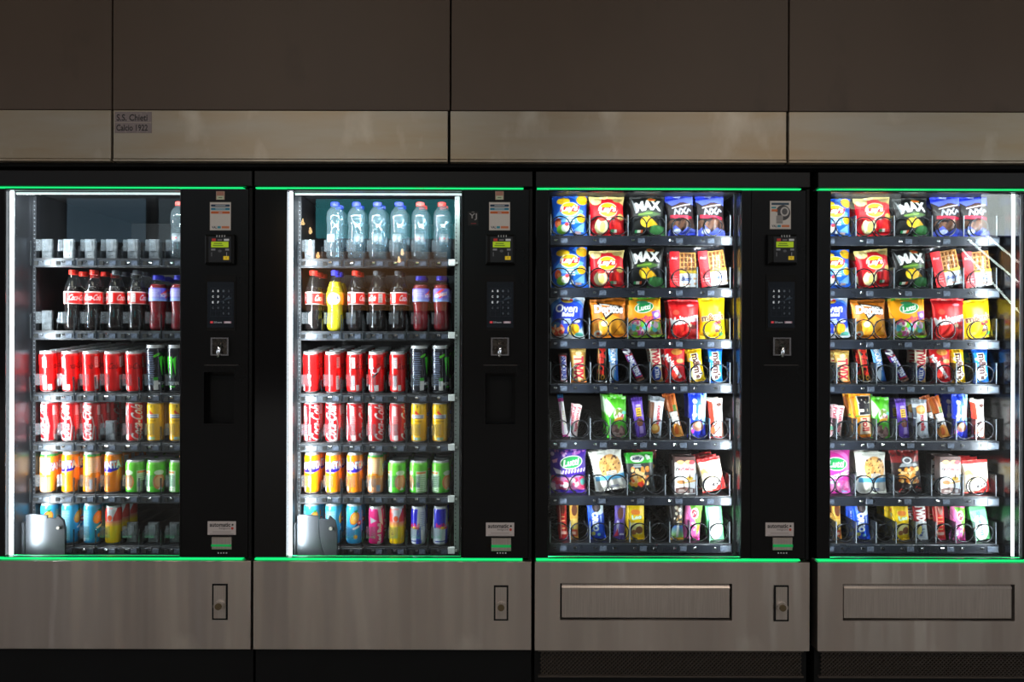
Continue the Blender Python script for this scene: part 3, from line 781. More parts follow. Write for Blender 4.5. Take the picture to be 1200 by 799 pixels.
for i in range(2):
    root, U, (w0, w1) = ROOTS[i]
    for r, z in enumerate(DRINK_Z):
        tr = MB().box(0.115, 0.640, TRAY_Y + 0.004, 0.70, z - 0.007, z).box(0.112, 0.640, TRAY_Y, TRAY_Y + 0.006, z - 0.033, z - 0.002, 0.001).build('drink_tray', M_TRAY, root)
        if r in TILT:
            Rt = Matrix.Rotation(TILT[r], 4, 'X'); pv = Vector((0, TRAY_Y, z))
            tr.rotation_euler.x = TILT[r]; tr.location = pv - (Rt @ pv)
        MB().box(0.116, 0.636, TRAY_Y - 0.004, TRAY_Y, z - 0.029, z - 0.007, 0.001).build('tray_rail', M_RAIL_GREY if r < 5 else M_RAIL, tr)
        for c in range(8):
            link('divider', div_me, tr, (COL0 + (c - 0.5) * PITCH, TRAY_Y + 0.02, z))
            if c % 3 in (0, 2): link('divider_edge', divedge_me, tr, (COL0 + (c - 0.5) * PITCH, TRAY_Y - 0.004, z))
        for c in range(7):
            x = COL0 + c * PITCH
            link('tray_stud', dot_me, tr, (x - 0.002, TRAY_Y - 0.004, z - 0.014))
            link('label_clip', clip_me, tr, (x + 0.019, TRAY_Y - 0.004, z - 0.016))
            link('tray_socket', socket_me, tr, (x - 0.020, TRAY_Y - 0.004, z - 0.017))
            if c in EMPTY[i].get(r, []):
                link('pusher', pusher_me, tr, (x - 0.010, TRAY_Y + 0.035, z))
            link('front_gate', gate_me, tr, (x - 0.011 + 0.002 * (c % 3), TRAY_Y + 0.0035, z))
        link('tray_bracket', brk_me, tr, (0.634, TRAY_Y - 0.004, z - 0.014))
    # perforated upright on the right, delivery scoop at the bottom left
    pr = MB().box(0.655, 0.677, TRAY_Y, TRAY_Y + 0.02, ZWB - 0.02, ZWT + 0.01).build('perforated_rail', M_PERF, root)
    h = MB(); zz = ZWB
    while zz < ZWT:
        h.disc_y(0.6600, zz, 0.0022, TRAY_Y - 0.001, TRAY_Y + 0.002, 8); zz += 0.0145
    h.build('rail_hole', M_HOLE, pr)['kind'] = 'stuff'
    pl = MB(); zz = ZWB + 0.02
    while zz < ZWT:
        pl.disc_y(0.1065, zz, 0.002, TRAY_Y + 0.01, TRAY_Y + 0.012, 8); zz += 0.0145
    pl.build('rail_hole', mat('rail_glint', (120, 124, 130), 0.4, 0.6), MB().box(0.100, 0.112, TRAY_Y + 0.012, TRAY_Y + 0.03, ZWB - 0.02, ZWT + 0.01).build('perforated_rail', M_TRAY, root))['kind'] = 'stuff'
    sx = 0.118; zb_ = ZWB - 0.02
    t = [(sx, zb_), (sx + 0.10, zb_)] + [(sx + 0.10 - 0.028 * math.sin(a * PI / 20), zb_ + 0.145 * (1 - math.cos(a * PI / 20)) / 1.0) for a in range(1, 10)] + [(sx + 0.073, ZWB + 0.115), (sx + 0.02, ZWB + 0.120), (sx, ZWB + 0.117)]
    sp = MB().prism_y(t, 0.088, 0.096).build('delivery_scoop', M_SCOOP, root)
    t = [(sx + 0.104, zb_), (sx + 0.138, zb_), (sx + 0.138, ZWB + 0.07), (sx + 0.132, ZWB + 0.10), (sx + 0.112, ZWB + 0.117), (sx + 0.108, ZWB + 0.105), (sx + 0.078, ZWB + 0.107)] + [(sx + 0.104 - 0.028 * math.sin(a * PI / 20), zb_ + 0.145 * (1 - math.cos(a * PI / 20))) for a in range(9, 0, -1)]
    MB().prism_y(t, 0.082, 0.092).build('scoop_flap', M_SCOOP_DARK, sp)
    MB().disc_y(sx + 0.118, ZWB + 0.075, 0.006, 0.076, 0.084, 12).build('scoop_bolt', M_STEEL_SMALL, sp)
    MB().box(sx - 0.014, sx - 0.002, 0.085, 0.11, zb_, ZWB + 0.092, 0.003).build('scoop_guide', M_SCOOP, sp)

# ------------------------------------------------------------------ trays of the snack machines
SNACK_PX = [282, 343, 403, 455, 521, 586.5, 642]
SNACK_Z = [at(750, p, TRAY_Y)[1] + 0.0175 for p in SNACK_PX]
WIDE = [645.5, 691, 736, 780.5, 817.5, 856]
NARROW = [645.5 + 23.4 * k for k in range(10)]
def snack_u(px): return (px - 600) * (D_CAM + TRAY_Y) / F_PX - XL[2]
COIL_Y, COIL_P = TRAY_Y + 0.012, 0.058
def coil_mesh(r, turns):
    pts = []
    n = 22
    for k in range(n + 1):
        a = PI / 2 + 2 * PI * k / n
        pts.append((r * math.cos(a), 0.0015 * k / n, r * math.sin(a)))
    for k in range(1, n * turns):
        a = PI / 2 + 2 * PI * k / n
        pts.append((r * math.cos(a), 0.0015 + COIL_P * k / n, r * math.sin(a)))
    return MB().tube(pts, 0.0022, 5).mesh('spiral_coil', M_COIL, True)
coil_me = coil_mesh(0.0335, 8)
coil_small_me = coil_mesh(0.0315, 8)
sdiv_me = MB().box(-0.0012, 0.0012, 0, 0.52, 0, 0.075).add([(-0.0012, 0, 0.075), (0.0012, 0, 0.075), (0.0012, 0.03, 0.098), (-0.0012, 0.03, 0.098), (-0.0012, 0.52, 0.098), (0.0012, 0.52, 0.098)], [(0, 1, 2, 3), (3, 2, 5, 4)]).mesh('divider', M_DIVIDER)
sedge_me = MB().box(-0.0013, 0.0013, -0.002, 0.0, 0.0, 0.074).mesh('divider_edge', mat('divider_edge_grey', (120, 126, 134), 0.3))
sstud_me = MB().box(-0.0055, 0.0055, -0.003, 0, -0.0035, 0.0035, 0.001).mesh('tray_stud', M_CHROME)
sclip_me = MB().box(-0.012, 0.012, -0.002, 0, -0.009, 0.008, 0.0006).mesh('label_clip', M_CLIP)
motor_me = MB().box(-0.018, 0.018, 0, 0.03, 0.004, 0.05, 0.004).mesh('pusher_plate', M_RAIL_GREY)
for i in (2, 3):
    root, U, _ = ROOTS[i]
    for r, z in enumerate(SNACK_Z):
        wide = r in (0, 1, 2, 5)
        xs = [snack_u(p) for p in (WIDE if wide else NARROW)]
        tr = MB().box(xs[0], xs[-1], TRAY_Y, 0.66, z - 0.006, z).build('snack_tray', M_TRAY, root)
        MB().box(xs[0] - 0.003, xs[-1] + 0.006, TRAY_Y - 0.004, TRAY_Y + 0.004, z - 0.034, z - 0.003, 0.0015).build('tray_rail', M_RAIL, tr)
        MB().box(xs[-1] - 0.035, xs[-1] + 0.002, TRAY_Y - 0.0055, TRAY_Y - 0.003, z - 0.029, z - 0.008, 0.0006).build('end_label', mat('end_label_grey', (84, 92, 102), 0.25, 0.2), tr)
        for k, x in enumerate(xs):
            link('divider', sdiv_me, tr, (x, TRAY_Y + 0.006, z))
            link('divider_edge', sedge_me, tr, (x, TRAY_Y + 0.006, z))
        for k in range(len(xs) - 1):
            a, b = xs[k], xs[k + 1]
            link('tray_stud', sstud_me, tr, (a + 0.016, TRAY_Y - 0.0045, z - 0.016))
            if k % 2 == 0 or wide: link('label_clip', sclip_me, tr, (a + 0.045, TRAY_Y - 0.004, z - 0.018))
            if wide and k < 3:
                for q in (0.25, 0.75): link('spiral_coil', coil_me, tr, (a + (b - a) * q, COIL_Y, z + 0.0365))
            else:
                link('spiral_coil', coil_small_me, tr, ((a + b) / 2, COIL_Y, z + 0.0345))
# ------------------------------------------------------------------ drinks: cans
W_ = (240, 240, 240)
def can_canvas(r, h, base): return Canvas(2 * PI * r, h, 0.0019, base)
def d_cola_zero(c, vertical=False):
    for u in (0.5, 0.0, 1.0): c.text('Coca-Cola', u, 0.66, 0.40, 0.115, (24, 10, 10), shear=0.35, bold=0.005)
    for u in (0.26, 0.76):
        c.rect(u - 0.035, 0.62, u + 0.035, 0.88, (238, 226, 226)); c.lines(u, 0.85, 0.05, 5, 0.035, 0.012, (120, 60, 60), 2)
        c.rect(u - 0.05, 0.08, u + 0.02, 0.42, (244, 236, 236)); c.lines(u - 0.015, 0.38, 0.05, 7, 0.03, 0.01, (150, 90, 90), 3)
        c.rect(u + 0.05, 0.06, u + 0.11, 0.2, (230, 220, 220))
def d_cola_cherry(c):
    d_cola_zero(c); c.rect(0.36, 0.6, 0.46, 0.85, (240, 230, 234)); c.poly([(0.4, 0.7), (0.52, 0.58), (0.62, 0.66), (0.54, 0.46), (0.44, 0.5)], (246, 240, 240))
    c.band(0.47, 0.40, 0.55, 0.50, 0.03, (24, 14, 14)); c.ell(0.5, 0.56, 0.05, 0.05, (170, 10, 30)); c.rect(0.48, 0.05, 0.57, 0.2, (236, 228, 228))
def d_cola(c):
    for u in (0.5, 0.0, 1.0):
        c.text('Coca-Cola', u - 0.02, 0.50, 0.70, 0.22, W_, rot=90, shear=0.35, bold=0.012)
        c.band(u + 0.10, 0.05, u + 0.13, 0.4, 0.02, W_); c.band(u + 0.13, 0.4, u + 0.10, 0.62, 0.012, W_)
    for u in (0.25, 0.75):
        c.lines(u, 0.86, 0.09, 20, 0.032, 0.012, (244, 210, 210), 4); c.rect(u - 0.05, 0.66, u + 0.01, 0.9, (238, 228, 228)); c.rect(u - 0.03, 0.05, u + 0.05, 0.18, (236, 230, 230))
def d_fanta(c):
    for u in (0.5, 0.02):
        c.ell(u, 0.62, 0.15, 0.05, (60, 30, 170)); c.poly([(u - 0.2, 0.60), (u + 0.2, 0.70), (u + 0.16, 0.58), (u, 0.52), (u - 0.16, 0.53)], (46, 30, 178))
        c.band(u - 0.16, 0.525, u + 0.02, 0.52, 0.012, (250, 200, 180))
        c.text('FANTA', u, 0.70, 0.40, 0.125, (250, 250, 250), rot=6, bold=0.05, line=(46, 30, 178), lw=0.05)
    for u in (0.28, 0.8):
        c.rect(u - 0.06, 0.62, u + 0.02, 0.88, (232, 214, 200)); c.lines(u - 0.02, 0.84, 0.06, 5, 0.036, 0.012, (120, 90, 80), 2); c.lines(u, 0.52, 0.1, 12, 0.03, 0.012, (255, 200, 140), 5)
        c.rect(u + 0.03, 0.06, u + 0.08, 0.18, (150, 170, 190))
def d_fanta_zero(c):
    c.rect(0, 0.9, 1, 0.97, (60, 170, 70)); c.rect(0.28, 0.45, 0.72, 0.88, (255, 196, 140)); c.rect(0.28, 0.04, 0.72, 0.4, (236, 160, 110))
    c.ell(0.48, 0.45, 0.1, 0.06, (255, 150, 20)); c.lines(0.5, 0.84, 0.3, 9, 0.032, 0.01, (255, 226, 190), 6)
    c.rect(0.36, 0.1, 0.42, 0.34, (190, 190, 200)); c.rect(0.54, 0.06, 0.62, 0.22, (150, 166, 190))
    c.text('FANTA', 0.9, 0.66, 0.4, 0.125, (250, 250, 250), rot=6, bold=0.04, line=(46, 30, 178)); c.text('FANTA', -0.1, 0.66, 0.4, 0.125, (250, 250, 250), rot=6, bold=0.04, line=(46, 30, 178))
def d_apple(c):
    c.vgrad(0, 1, (70, 190, 40), (120, 220, 70))
    for u in (0.16, 0.66):
        c.rect(u - 0.1, 0.06, u + 0.1, 0.70, (214, 240, 206)); c.lines(u, 0.56, 0.16, 12, 0.032, 0.011, (110, 180, 100), 3); c.rect(u - 0.09, 0.62, u + 0.08, 0.68, (236, 140, 70)); c.rect(u - 0.09, 0.2, u - 0.04, 0.36, (150, 170, 180))
    for u in (0.42, 0.92):
        c.ell(u, 0.36, 0.1, 0.13, (240, 150, 90)); c.ell(u, 0.36, 0.07, 0.09, (250, 190, 130)); c.poly([(u - 0.02, 0.12), (u + 0.02, 0.22), (u + 0.06, 0.12)], (230, 245, 220)); c.text('fresh', u, 0.62, 0.18, 0.08, (240, 250, 236), bold=0.02) if False else c.ell(u, 0.64, 0.08, 0.04, (226, 248, 214))
def d_ice_tea(c):
    c.vgrad(0, 1, (40, 150, 216), (70, 186, 232))
    for u in (0.52, 0.02, 1.02):
        c.ell(u, 0.66, 0.09, 0.13, (238, 130, 30), -24); c.ell(u, 0.66, 0.075, 0.11, (255, 176, 60), -24)
        for a in range(0, 180, 36):
            x, y = 0.06 * math.cos(math.radians(a)), 0.09 * math.sin(math.radians(a)); c.band(u - x, 0.66 - y, u + x, 0.66 + y, 0.007, (250, 214, 150))
        c.poly([(u - 0.02, 0.84), (u + 0.07, 0.86), (u + 0.03, 0.78)], (40, 150, 60)); c.poly([(u - 0.02, 0.42), (u + 0.12, 0.62), (u + 0.15, 0.5), (u + 0.02, 0.38)], (20, 60, 160))
        c.ell(u + 0.10, 0.54, 0.045, 0.045, (230, 70, 40)); c.ell(u + 0.10, 0.54, 0.02, 0.02, (250, 240, 230)); c.band(u - 0.02, 0.40, u + 0.08, 0.45, 0.04, W_); c.ell(u + 0.02, 0.2, 0.04, 0.04, (240, 160, 40))
    for u in (0.25, 0.77):
        c.rect(u - 0.1, 0.1, u + 0.1, 0.84, (130, 206, 236)); c.lines(u, 0.80, 0.16, 18, 0.03, 0.01, (200, 232, 244), 8); c.rect(u - 0.06, 0.08, u + 0.02, 0.22, (220, 232, 240))
def d_lemon_can(c):
    c.vgrad(0, 1, (246, 178, 0), (255, 206, 20))
    for u in (0.5, 0.0, 1.0):
        c.poly([(u - 0.04, 0.8), (u + 0.06, 0.68), (u + 0.01, 0.66), (u - 0.06, 0.74)], (226, 60, 30)); c.rect(u - 0.14, 0.60, u + 0.14, 0.69, (232, 232, 226)); c.lines(u, 0.66, 0.22, 2, 0.04, 0.02, (70, 100, 150), 2); c.band(u, 0.86, u, 0.92, 0.015, (90, 90, 30))
        c.band(u - 0.08, 0.53, u + 0.08, 0.53, 0.014, (170, 120, 10)); c.rect(u - 0.07, 0.06, u + 0.07, 0.13, (170, 200, 130)); c.rect(u - 0.05, 0.065, u + 0.0, 0.125, (150, 190, 210))
def d_pink_energy(c):
    c.vgrad(0, 1, (226, 20, 120), (240, 60, 140))
    for u in (0.5, 0.0, 1.0):
        c.poly([(u + 0.06, 0.98), (u + 0.14, 0.98), (u + 0.2, 0.5), (u + 0.1, 0.62)], (224, 220, 226)); c.poly([(u - 0.12, 0.74), (u - 0.1, 0.56), (u + 0.04, 0.65)], (190, 190, 200)); c.poly([(u - 0.3, 0.9), (u - 0.22, 0.95), (u - 0.24, 0.6)], (224, 220, 226))
        c.text('Red Bull', u + 0.10, 0.30, 0.42, 0.08, W_, rot=90, bold=0.02)
def d_peach_energy(c):
    c.vgrad(0, 0.48, (236, 190, 0), (240, 200, 20)); c.vgrad(0.48, 0.62, (240, 190, 60), (236, 130, 120)); c.vgrad(0.62, 1, (230, 70, 60), (236, 60, 50))
    for u in (0.5, 0.0, 1.0):
        c.rect(u - 0.06, 0.62, u + 0.06, 0.94, (206, 206, 216)); c.poly([(u + 0.06, 0.98), (u + 0.16, 0.98), (u + 0.06, 0.7)], (226, 226, 232)); c.ell(u, 0.70, 0.05, 0.06, (226, 90, 50)); c.text('Red Bull', u - 0.08, 0.24, 0.30, 0.06, (120, 80, 10), rot=90, bold=0.02)
def d_blue_energy(c):
    for u in (0.40, 0.90):
        c.poly([(u - 0.16, 0.96), (u + 0.14, 0.96), (u + 0.12, 0.50), (u - 0.15, 0.44)], (34, 32, 190)); c.poly([(u + 0.12, 0.40), (u + 0.2, 0.5), (u + 0.22, 0.04), (u + 0.1, 0.02)], (50, 60, 180)); c.poly([(u - 0.12, 0.08), (u + 0.2, 0.10), (u + 0.2, 0.13), (u - 0.12, 0.11)], (30, 40, 140))
        c.text('Red Bull', u + 0.04, 0.52, 0.26, 0.09, (226, 20, 60), bold=0.03); c.poly([(u - 0.08, 0.45), (u + 0.16, 0.48), (u + 0.16, 0.42)], (230, 60, 60)); c.ell(u + 0.05, 0.46, 0.04, 0.03, (246, 190, 30))
    for u in (0.15, 0.65): c.lines(u, 0.86, 0.14, 8, 0.04, 0.012, (120, 130, 170), 4); c.rect(u - 0.04, 0.14, u, 0.4, (240, 240, 244))
def d_black_energy(c):
    for u in (0.5, 0.0, 1.0):
        for k, (a, b) in enumerate(((-0.07, 0.36), (0.0, 0.30), (0.07, 0.36))):
            c.poly([(u + a - 0.035, 0.76 - 0.02 * k), (u + a + 0.03, 0.78), (u + a + 0.018, 0.6), (u + a + 0.01, b), (u + a - 0.012, 0.55)], (70, 226, 50))
        c.text('MONSTER', u, 0.20, 0.26, 0.05, (226, 230, 230), bold=0.02); c.text('ENERGY', u, 0.13, 0.14, 0.03, (70, 200, 50), bold=0.02)
    for u in (0.25, 0.75):
        c.lines(u, 0.86, 0.15, 16, 0.036, 0.012, (110, 122, 150), 4); c.rect(u + 0.05, 0.06, u + 0.12, 0.26, (236, 238, 240)); c.rect(u + 0.05, 0.27, u + 0.12, 0.33, (60, 180, 50)); c.band(u + 0.08, 0.78, u + 0.14, 0.82, 0.04, (90, 210, 40))

CANS = {   # radius, height, ground colour, drawing
    'cola_zero': (0.0285, 0.145, (224, 22, 24), d_cola_zero, 'red cola can with black script'),
    'cola_cherry': (0.0285, 0.145, (224, 22, 24), d_cola_cherry, 'red cherry cola can'),
    'cola': (0.0285, 0.145, (216, 16, 26), d_cola, 'red cola can with tall white script'),
    'fanta': (0.0285, 0.145, (255, 138, 6), d_fanta, 'orange soda can'),
    'fanta_zero': (0.0285, 0.145, (255, 150, 20), d_fanta_zero, 'pale orange can with green rim'),
    'apple': (0.0330, 0.116, (90, 200, 50), d_apple, 'short green apple drink can'),
    'ice_tea': (0.0285, 0.145, (56, 168, 226), d_ice_tea, 'sky blue iced tea can'),
    'lemon': (0.0285, 0.145, (252, 190, 8), d_lemon_can, 'yellow soft drink can'),
    'pink': (0.0265, 0.135, (230, 30, 126), d_pink_energy, 'pink and silver energy drink can'),
    'peach': (0.0265, 0.135, (236, 120, 60), d_peach_energy, 'red to yellow energy drink can'),
    'blue': (0.0265, 0.135, (196, 202, 214), d_blue_energy, 'blue and silver energy drink can'),
    'black': (0.0325, 0.168, (26, 28, 38), d_black_energy, 'tall black energy drink can'),
}
PROTO = {}
def new_can(key):
    r, h, base, fn, _ = CANS[key]
    if key not in PROTO:
        cv = can_canvas(r, h * 0.975, base); fn(cv); cv.rect(0, 0.955, 1, 1, (206, 208, 212)); cv.rect(0, 0, 1, 0.03, (200, 202, 206))
        body = revolve_print('can_body', cv, [(0, r * 0.8), (0.035, r * 0.97), (0.055, r), (0.89, r), (0.93, r * 0.97), (1, r * 0.86)], M_CANPRINT)
        lid = MB().lathe([(r * 0.855, h * 0.972), (r * 0.89, h * 0.985), (r * 0.89, h), (r * 0.85, h), (r * 0.82, h - 0.005), (0.0, h - 0.005)], 32).lathe([(r * 0.8, 0.0015), (r * 0.8, 0.0005), (r * 0.72, 0.0005), (0, 0.004)], 24).mesh('can_lid', M_ALU, True)
        tb = MB(); n = 14
        tb.add([(0.0075 * math.cos(2 * PI * k / n), 0.002 + 0.011 * math.sin(2 * PI * k / n), h - 0.0042 + zz) for zz in (0, 0.0014) for k in range(n)], [tuple(range(n - 1, -1, -1)), tuple(range(n, 2 * n))] + [(k, (k + 1) % n, n + (k + 1) % n, n + k) for k in range(n)])
        PROTO[key] = (body, lid, tb.mesh('pull_tab', M_ALU))
    b, l, t = PROTO[key]
    e = link('drink_can', None); e.empty_display_size = 0.02
    link('can_body', b, e); lo = link('can_lid', l, e); link('pull_tab', t, lo)
    return e
ORD = ['front', 'second', 'third', 'fourth', 'fifth', 'sixth', 'seventh', 'eighth', 'ninth']
COLN = ['first', 'second', 'third', 'fourth', 'fifth', 'sixth', 'seventh']
SHELF = ['top', 'second', 'third', 'fourth', 'fifth', 'bottom']
MACH = ['leftmost machine', 'second machine', 'third machine', 'rightmost machine']
def queue_label(desc, k, c, r, i):
    d2 = desc.replace('with red label and red cap', 'with red cap').replace('with red label and dull clear cap', 'with dull cap')
    desc = d2
    if k == 0: return f'{desc}, front of {COLN[c]} column, {SHELF[r]} shelf, {MACH[i]}'
    return f'{desc}, {ORD[k]} back in {COLN[c]} column, {SHELF[r]} shelf, {MACH[i]}'
def cans(i, r, row, turns, depths):
    for c, key in enumerate(row):
        if key is None: continue
        rad, h = CANS[key][0], CANS[key][1]
        for k in range(depths[c]):
            e = new_can(key)
            dy = 0.012 + rad + k * (2 * rad + 0.0015); th = TILT.get(r, 0.0)
            e.location = (XL[i] + COL0 + c * PITCH + RND.uniform(-0.002, 0.002), TRAY_Y + dy * math.cos(th), DRINK_Z[r] + dy * math.sin(th) + 0.0003)
            e.rotation_mode = 'ZYX'; e.rotation_euler.x = th
            e.rotation_euler.z = math.radians(turns[c] if k == 0 else RND.uniform(-180, 180))
            tag(e, queue_label(CANS[key][4], k, c, r, i), 'can', ('red cola cans' if key.startswith('cola') else CANS[key][4] + 's') + ' in the drinks machines')
CZ, CC, CO, FA, FZ, AP, IT, LE, PI_, PE, BL, BK = 'cola_zero', 'cola_cherry', 'cola', 'fanta', 'fanta_zero', 'apple', 'ice_tea', 'lemon', 'pink', 'peach', 'blue', 'black'
cans(0, 2, [CZ, CZ, CZ, CZ, CZ, BK, BK], [95, 70, -30, -8, 12, 80, -18], [7, 7, 7, 7, 7, 6, 6])
cans(0, 3, [CO, CO, CO, None, CO, LE, LE], [-22, -10, -6, 0, 50, -6, 20], [4, 4, 4, 0, 4, 3, 3])
cans(0, 4, [FZ, FA, FZ, FA, AP, AP, AP], [-40, -6, 60, 4, 10, 70, 90], [2, 3, 3, 4, 4, 4, 4])
cans(0, 5, [IT, IT, IT, PE, None, None, None], [12, 80, 60, 0, 0, 0, 0], [2, 2, 2, 3, 0, 0, 0])
cans(1, 2, [CZ, CZ, CZ, CC, CZ, BK, BK], [10, -40, 90, 0, 80, 85, 70], [5, 5, 5, 4, 5, 5, 5])
cans(1, 3, [CO, CO, CO, CO, CO, LE, LE], [55, 0, 90, 48, 84, -4, 4], [3, 3, 2, 3, 3, 3, 3])
cans(1, 4, [FA, FA, FA, FZ, AP, AP, AP], [14, 6, 12, 0, 60, -30, 80], [3, 3, 4, 3, 4, 4, 4])
cans(1, 5, [IT, IT, IT, PI_, PE, BL, BL], [24, 84, 6, 0, 0, -12, 40], [2, 2, 3, 2, 2, 2, 2])

# ------------------------------------------------------------------ drinks: bottles
def cola_label(c):
    c.rect(0, 0.9, 1, 1, (240, 220, 214)); c.rect(0, 0, 1, 0.06, (240, 220, 214))
    for u in (0.5, 0.0, 1.0): c.text('Coca-Cola', u, 0.52, 0.3, 0.10, W_, shear=0.35, bold=0.01)
    for u in (0.24, 0.74): c.rect(u - 0.05, 0.15, u + 0.03, 0.85, (240, 232, 230)); c.lines(u - 0.01, 0.75, 0.06, 6, 0.025, 0.008, (120, 90, 90), 2)
def yellow_label(c):
    c.rect(0, 0.85, 1, 1, (250, 200, 40))
    for u in (0.5, 0.0, 1.0): c.ell(u, 0.45, 0.13, 0.10, (236, 240, 246)); c.text('FANTA', u, 0.5, 0.2, 0.07, (40, 60, 180), rot=8, bold=0.04)
def sport_label(c):
    c.vgrad(0, 0.3, (150, 190, 240), (110, 110, 220))
    for u in (0.5, 1.0, 0.0):
        c.poly([(u - 0.14, 0.5), (u + 0.02, 0.95), (u + 0.08, 0.95), (u - 0.02, 0.6), (u + 0.12, 0.6), (u - 0.04, 0.2), (u - 0.02, 0.48)], (230, 60, 60)); c.text('AQUARIUS', u, 0.5, 0.26, 0.07, W_, rot=12, bold=0.03)
    for u in (0.25, 0.75): c.rect(u - 0.13, 0.3, u + 0.13, 0.92, (140, 130, 220)); c.lines(u, 0.84, 0.2, 8, 0.025, 0.008, (210, 210, 240), 2)
def water_label(c, red=False):
    c.rect(0, 0, 1, 1, (96, 106, 112))
    for u in (0.5, 0.0, 1.0): c.rect(u - 0.22, 0.2, u + 0.05, 0.75, (140, 150, 156)); c.rect(u + 0.16, 0.1, u + 0.36, 0.6, (150, 158, 164)); c.rect(u - 0.1, 0.4, u + 0.1, 0.55, (196, 60, 70) if red else (120, 170, 196)); c.lines(u, 0.3, 0.16, 2, 0.03, 0.012, (120, 150, 170))
COLA_P = [(0.016, 0.0), (0.027, 0.004), (0.0298, 0.014), (0.0302, 0.045), (0.0270, 0.078), (0.0290, 0.094), (0.0302, 0.105), (0.0302, 0.132), (0.0280, 0.152), (0.0215, 0.174), (0.0145, 0.192), (0.0128, 0.199), (0.0128, 0.204)]
WATER_P = [(0.016, 0.0), (0.028, 0.004), (0.0306, 0.014), (0.0304, 0.04), (0.0296, 0.06), (0.0300, 0.09), (0.0274, 0.112), (0.0304, 0.136), (0.0308, 0.155), (0.0270, 0.174), (0.0160, 0.187), (0.0128, 0.191), (0.0128, 0.196)]
SPORT_P = [(0.016, 0.0), (0.027, 0.004), (0.0295, 0.014), (0.0298, 0.04), (0.0262, 0.066), (0.0285, 0.09), (0.0300, 0.106), (0.0300, 0.150), (0.0270, 0.166), (0.0190, 0.178), (0.0170, 0.182), (0.0170, 0.186)]
def cap_mb(z, h, r=0.0146):
    b = MB(); n = 28
    prof = [(r * (1.0 if k < 3 else 0.93), z + (0, h * 0.5, h * 0.94, h)[k]) for k in range(4)]
    b.lathe(prof, n); b.lathe([(r * 1.06, z + 0.001), (r * 1.06, z + h * 0.2), (r, z + h * 0.24)], n)
    for k in range(n):
        a = 2 * PI * k / n; ca, sa = math.cos(a), math.sin(a)
        b.box(r * ca - 0.0005, r * ca + 0.0005, r * sa - 0.0005, r * sa + 0.0005, z + h * 0.3, z + h * 0.9)
    return b
BOTTLES = {  # profile, label from-to, label drawing, ground, liquid, fill, cap material, cap height
    'cola': (COLA_P, 0.095, 0.139, cola_label, (222, 24, 22), M_COLA, 0.160, M_CAP_RED, 0.017, 'cola bottle with red label and red cap'),
    'cola_dark': (COLA_P, 0.095, 0.139, cola_label, (222, 24, 22), M_COLA, 0.158, M_CAP_GREY, 0.016, 'cola bottle with red label and dull clear cap'),
    'yellow': (COLA_P, 0.095, 0.139, yellow_label, (246, 186, 20), M_YELLOW_DRINK, 0.176, M_CAP_BLUE, 0.018, 'yellow lemonade bottle with blue cap'),
    'sport': (SPORT_P, 0.106, 0.152, sport_label, (104, 96, 214), M_RED_DRINK, 0.165, M_CAP_BLUE, 0.016, 'red sports drink bottle with violet sleeve'),
    'water_blue': (WATER_P, 0.060, 0.090, water_label, W_, None, 0, M_CAP_BLUE, 0.014, 'clear water bottle with blue cap'),
    'water_red': (WATER_P, 0.060, 0.090, lambda c: water_label(c, True), W_, None, 0, M_CAP_RED, 0.014, 'clear water bottle with red cap'),
}
BPROTO = {}
M_WATERLABEL = print_mat('printed_clear_label', 0.3)
def new_bottle(key):
    prof, l0, l1, fn, base, liq, fill, capm, caph, _ = BOTTLES[key]
    if key not in BPROTO:
        zs = [z for r, z in prof]; rs = [r for r, z in prof]
        zz = np.linspace(0, zs[-1], 44)
        rr = np.interp(zz, zs, rs)
        k = np.array([1, 2, 1]) / 4.0
        rp = np.concatenate([[rr[0]], rr, [rr[-1]]]); rr = np.convolve(rp, k, 'valid')
        parts = []
        shell = MB().lathe(list(zip(rr, zz)), 36).mesh('bottle_shell', M_PET_WATER if liq is None else M_PET, True)
        parts.append(('bottle_shell', shell))
        if liq is not None:
            m = [(max(r - 0.0012, 0.002), z + 0.001) for r, z in zip(rr, zz) if z < fill]
            parts.append(('drink', MB().lathe(m + [(0.0, m[-1][1] + 0.0005)], 32).mesh('drink', liq, True)))
        lr = float(np.interp((l0 + l1) / 2, zz, rr)) + 0.0006
        cv = Canvas(2 * PI * lr, l1 - l0, 0.0019, base); fn(cv)
        if liq is None:                                  # a clear label whose printed patch is all that shows
            c2 = Canvas(0.034, l1 - l0, 0.0019, W_); fn(c2)
            nu, nv = c2.nu, c2.nv
            A, V = np.meshgrid(-PI / 2 + np.linspace(-0.55, 0.55, nu), np.linspace(0, 1, nv))
            me = make_mesh('label_print', np.stack([lr * np.cos(A), lr * np.sin(A), V * (l1 - l0)], -1).reshape(-1, 3), grid_faces(nu, nv), M_WATERLABEL); set_print(me, c2.verts())
            parts.append(('label_print', me))
        else:
            nvv = np.linspace(0, 1, 9)
            pr = [(a, float(np.interp(l0 + a * (l1 - l0), zz, rr)) + 0.0007) for a in nvv]
            parts.append(('label_sleeve', revolve_print('label_sleeve', cv, pr, M_LABEL)))
        parts.append(('cap', cap_mb(zs[-1] - 0.004, caph, 0.0185 if key == 'sport' else 0.0146).mesh('cap', capm)))
        BPROTO[key] = (parts, l0)
    parts, l0 = BPROTO[key]
    e = link('drink_bottle', None); e.empty_display_size = 0.02
    for n, me in parts: link(n, me, e, (0, 0, l0 if n.startswith('label') else 0))
    return e
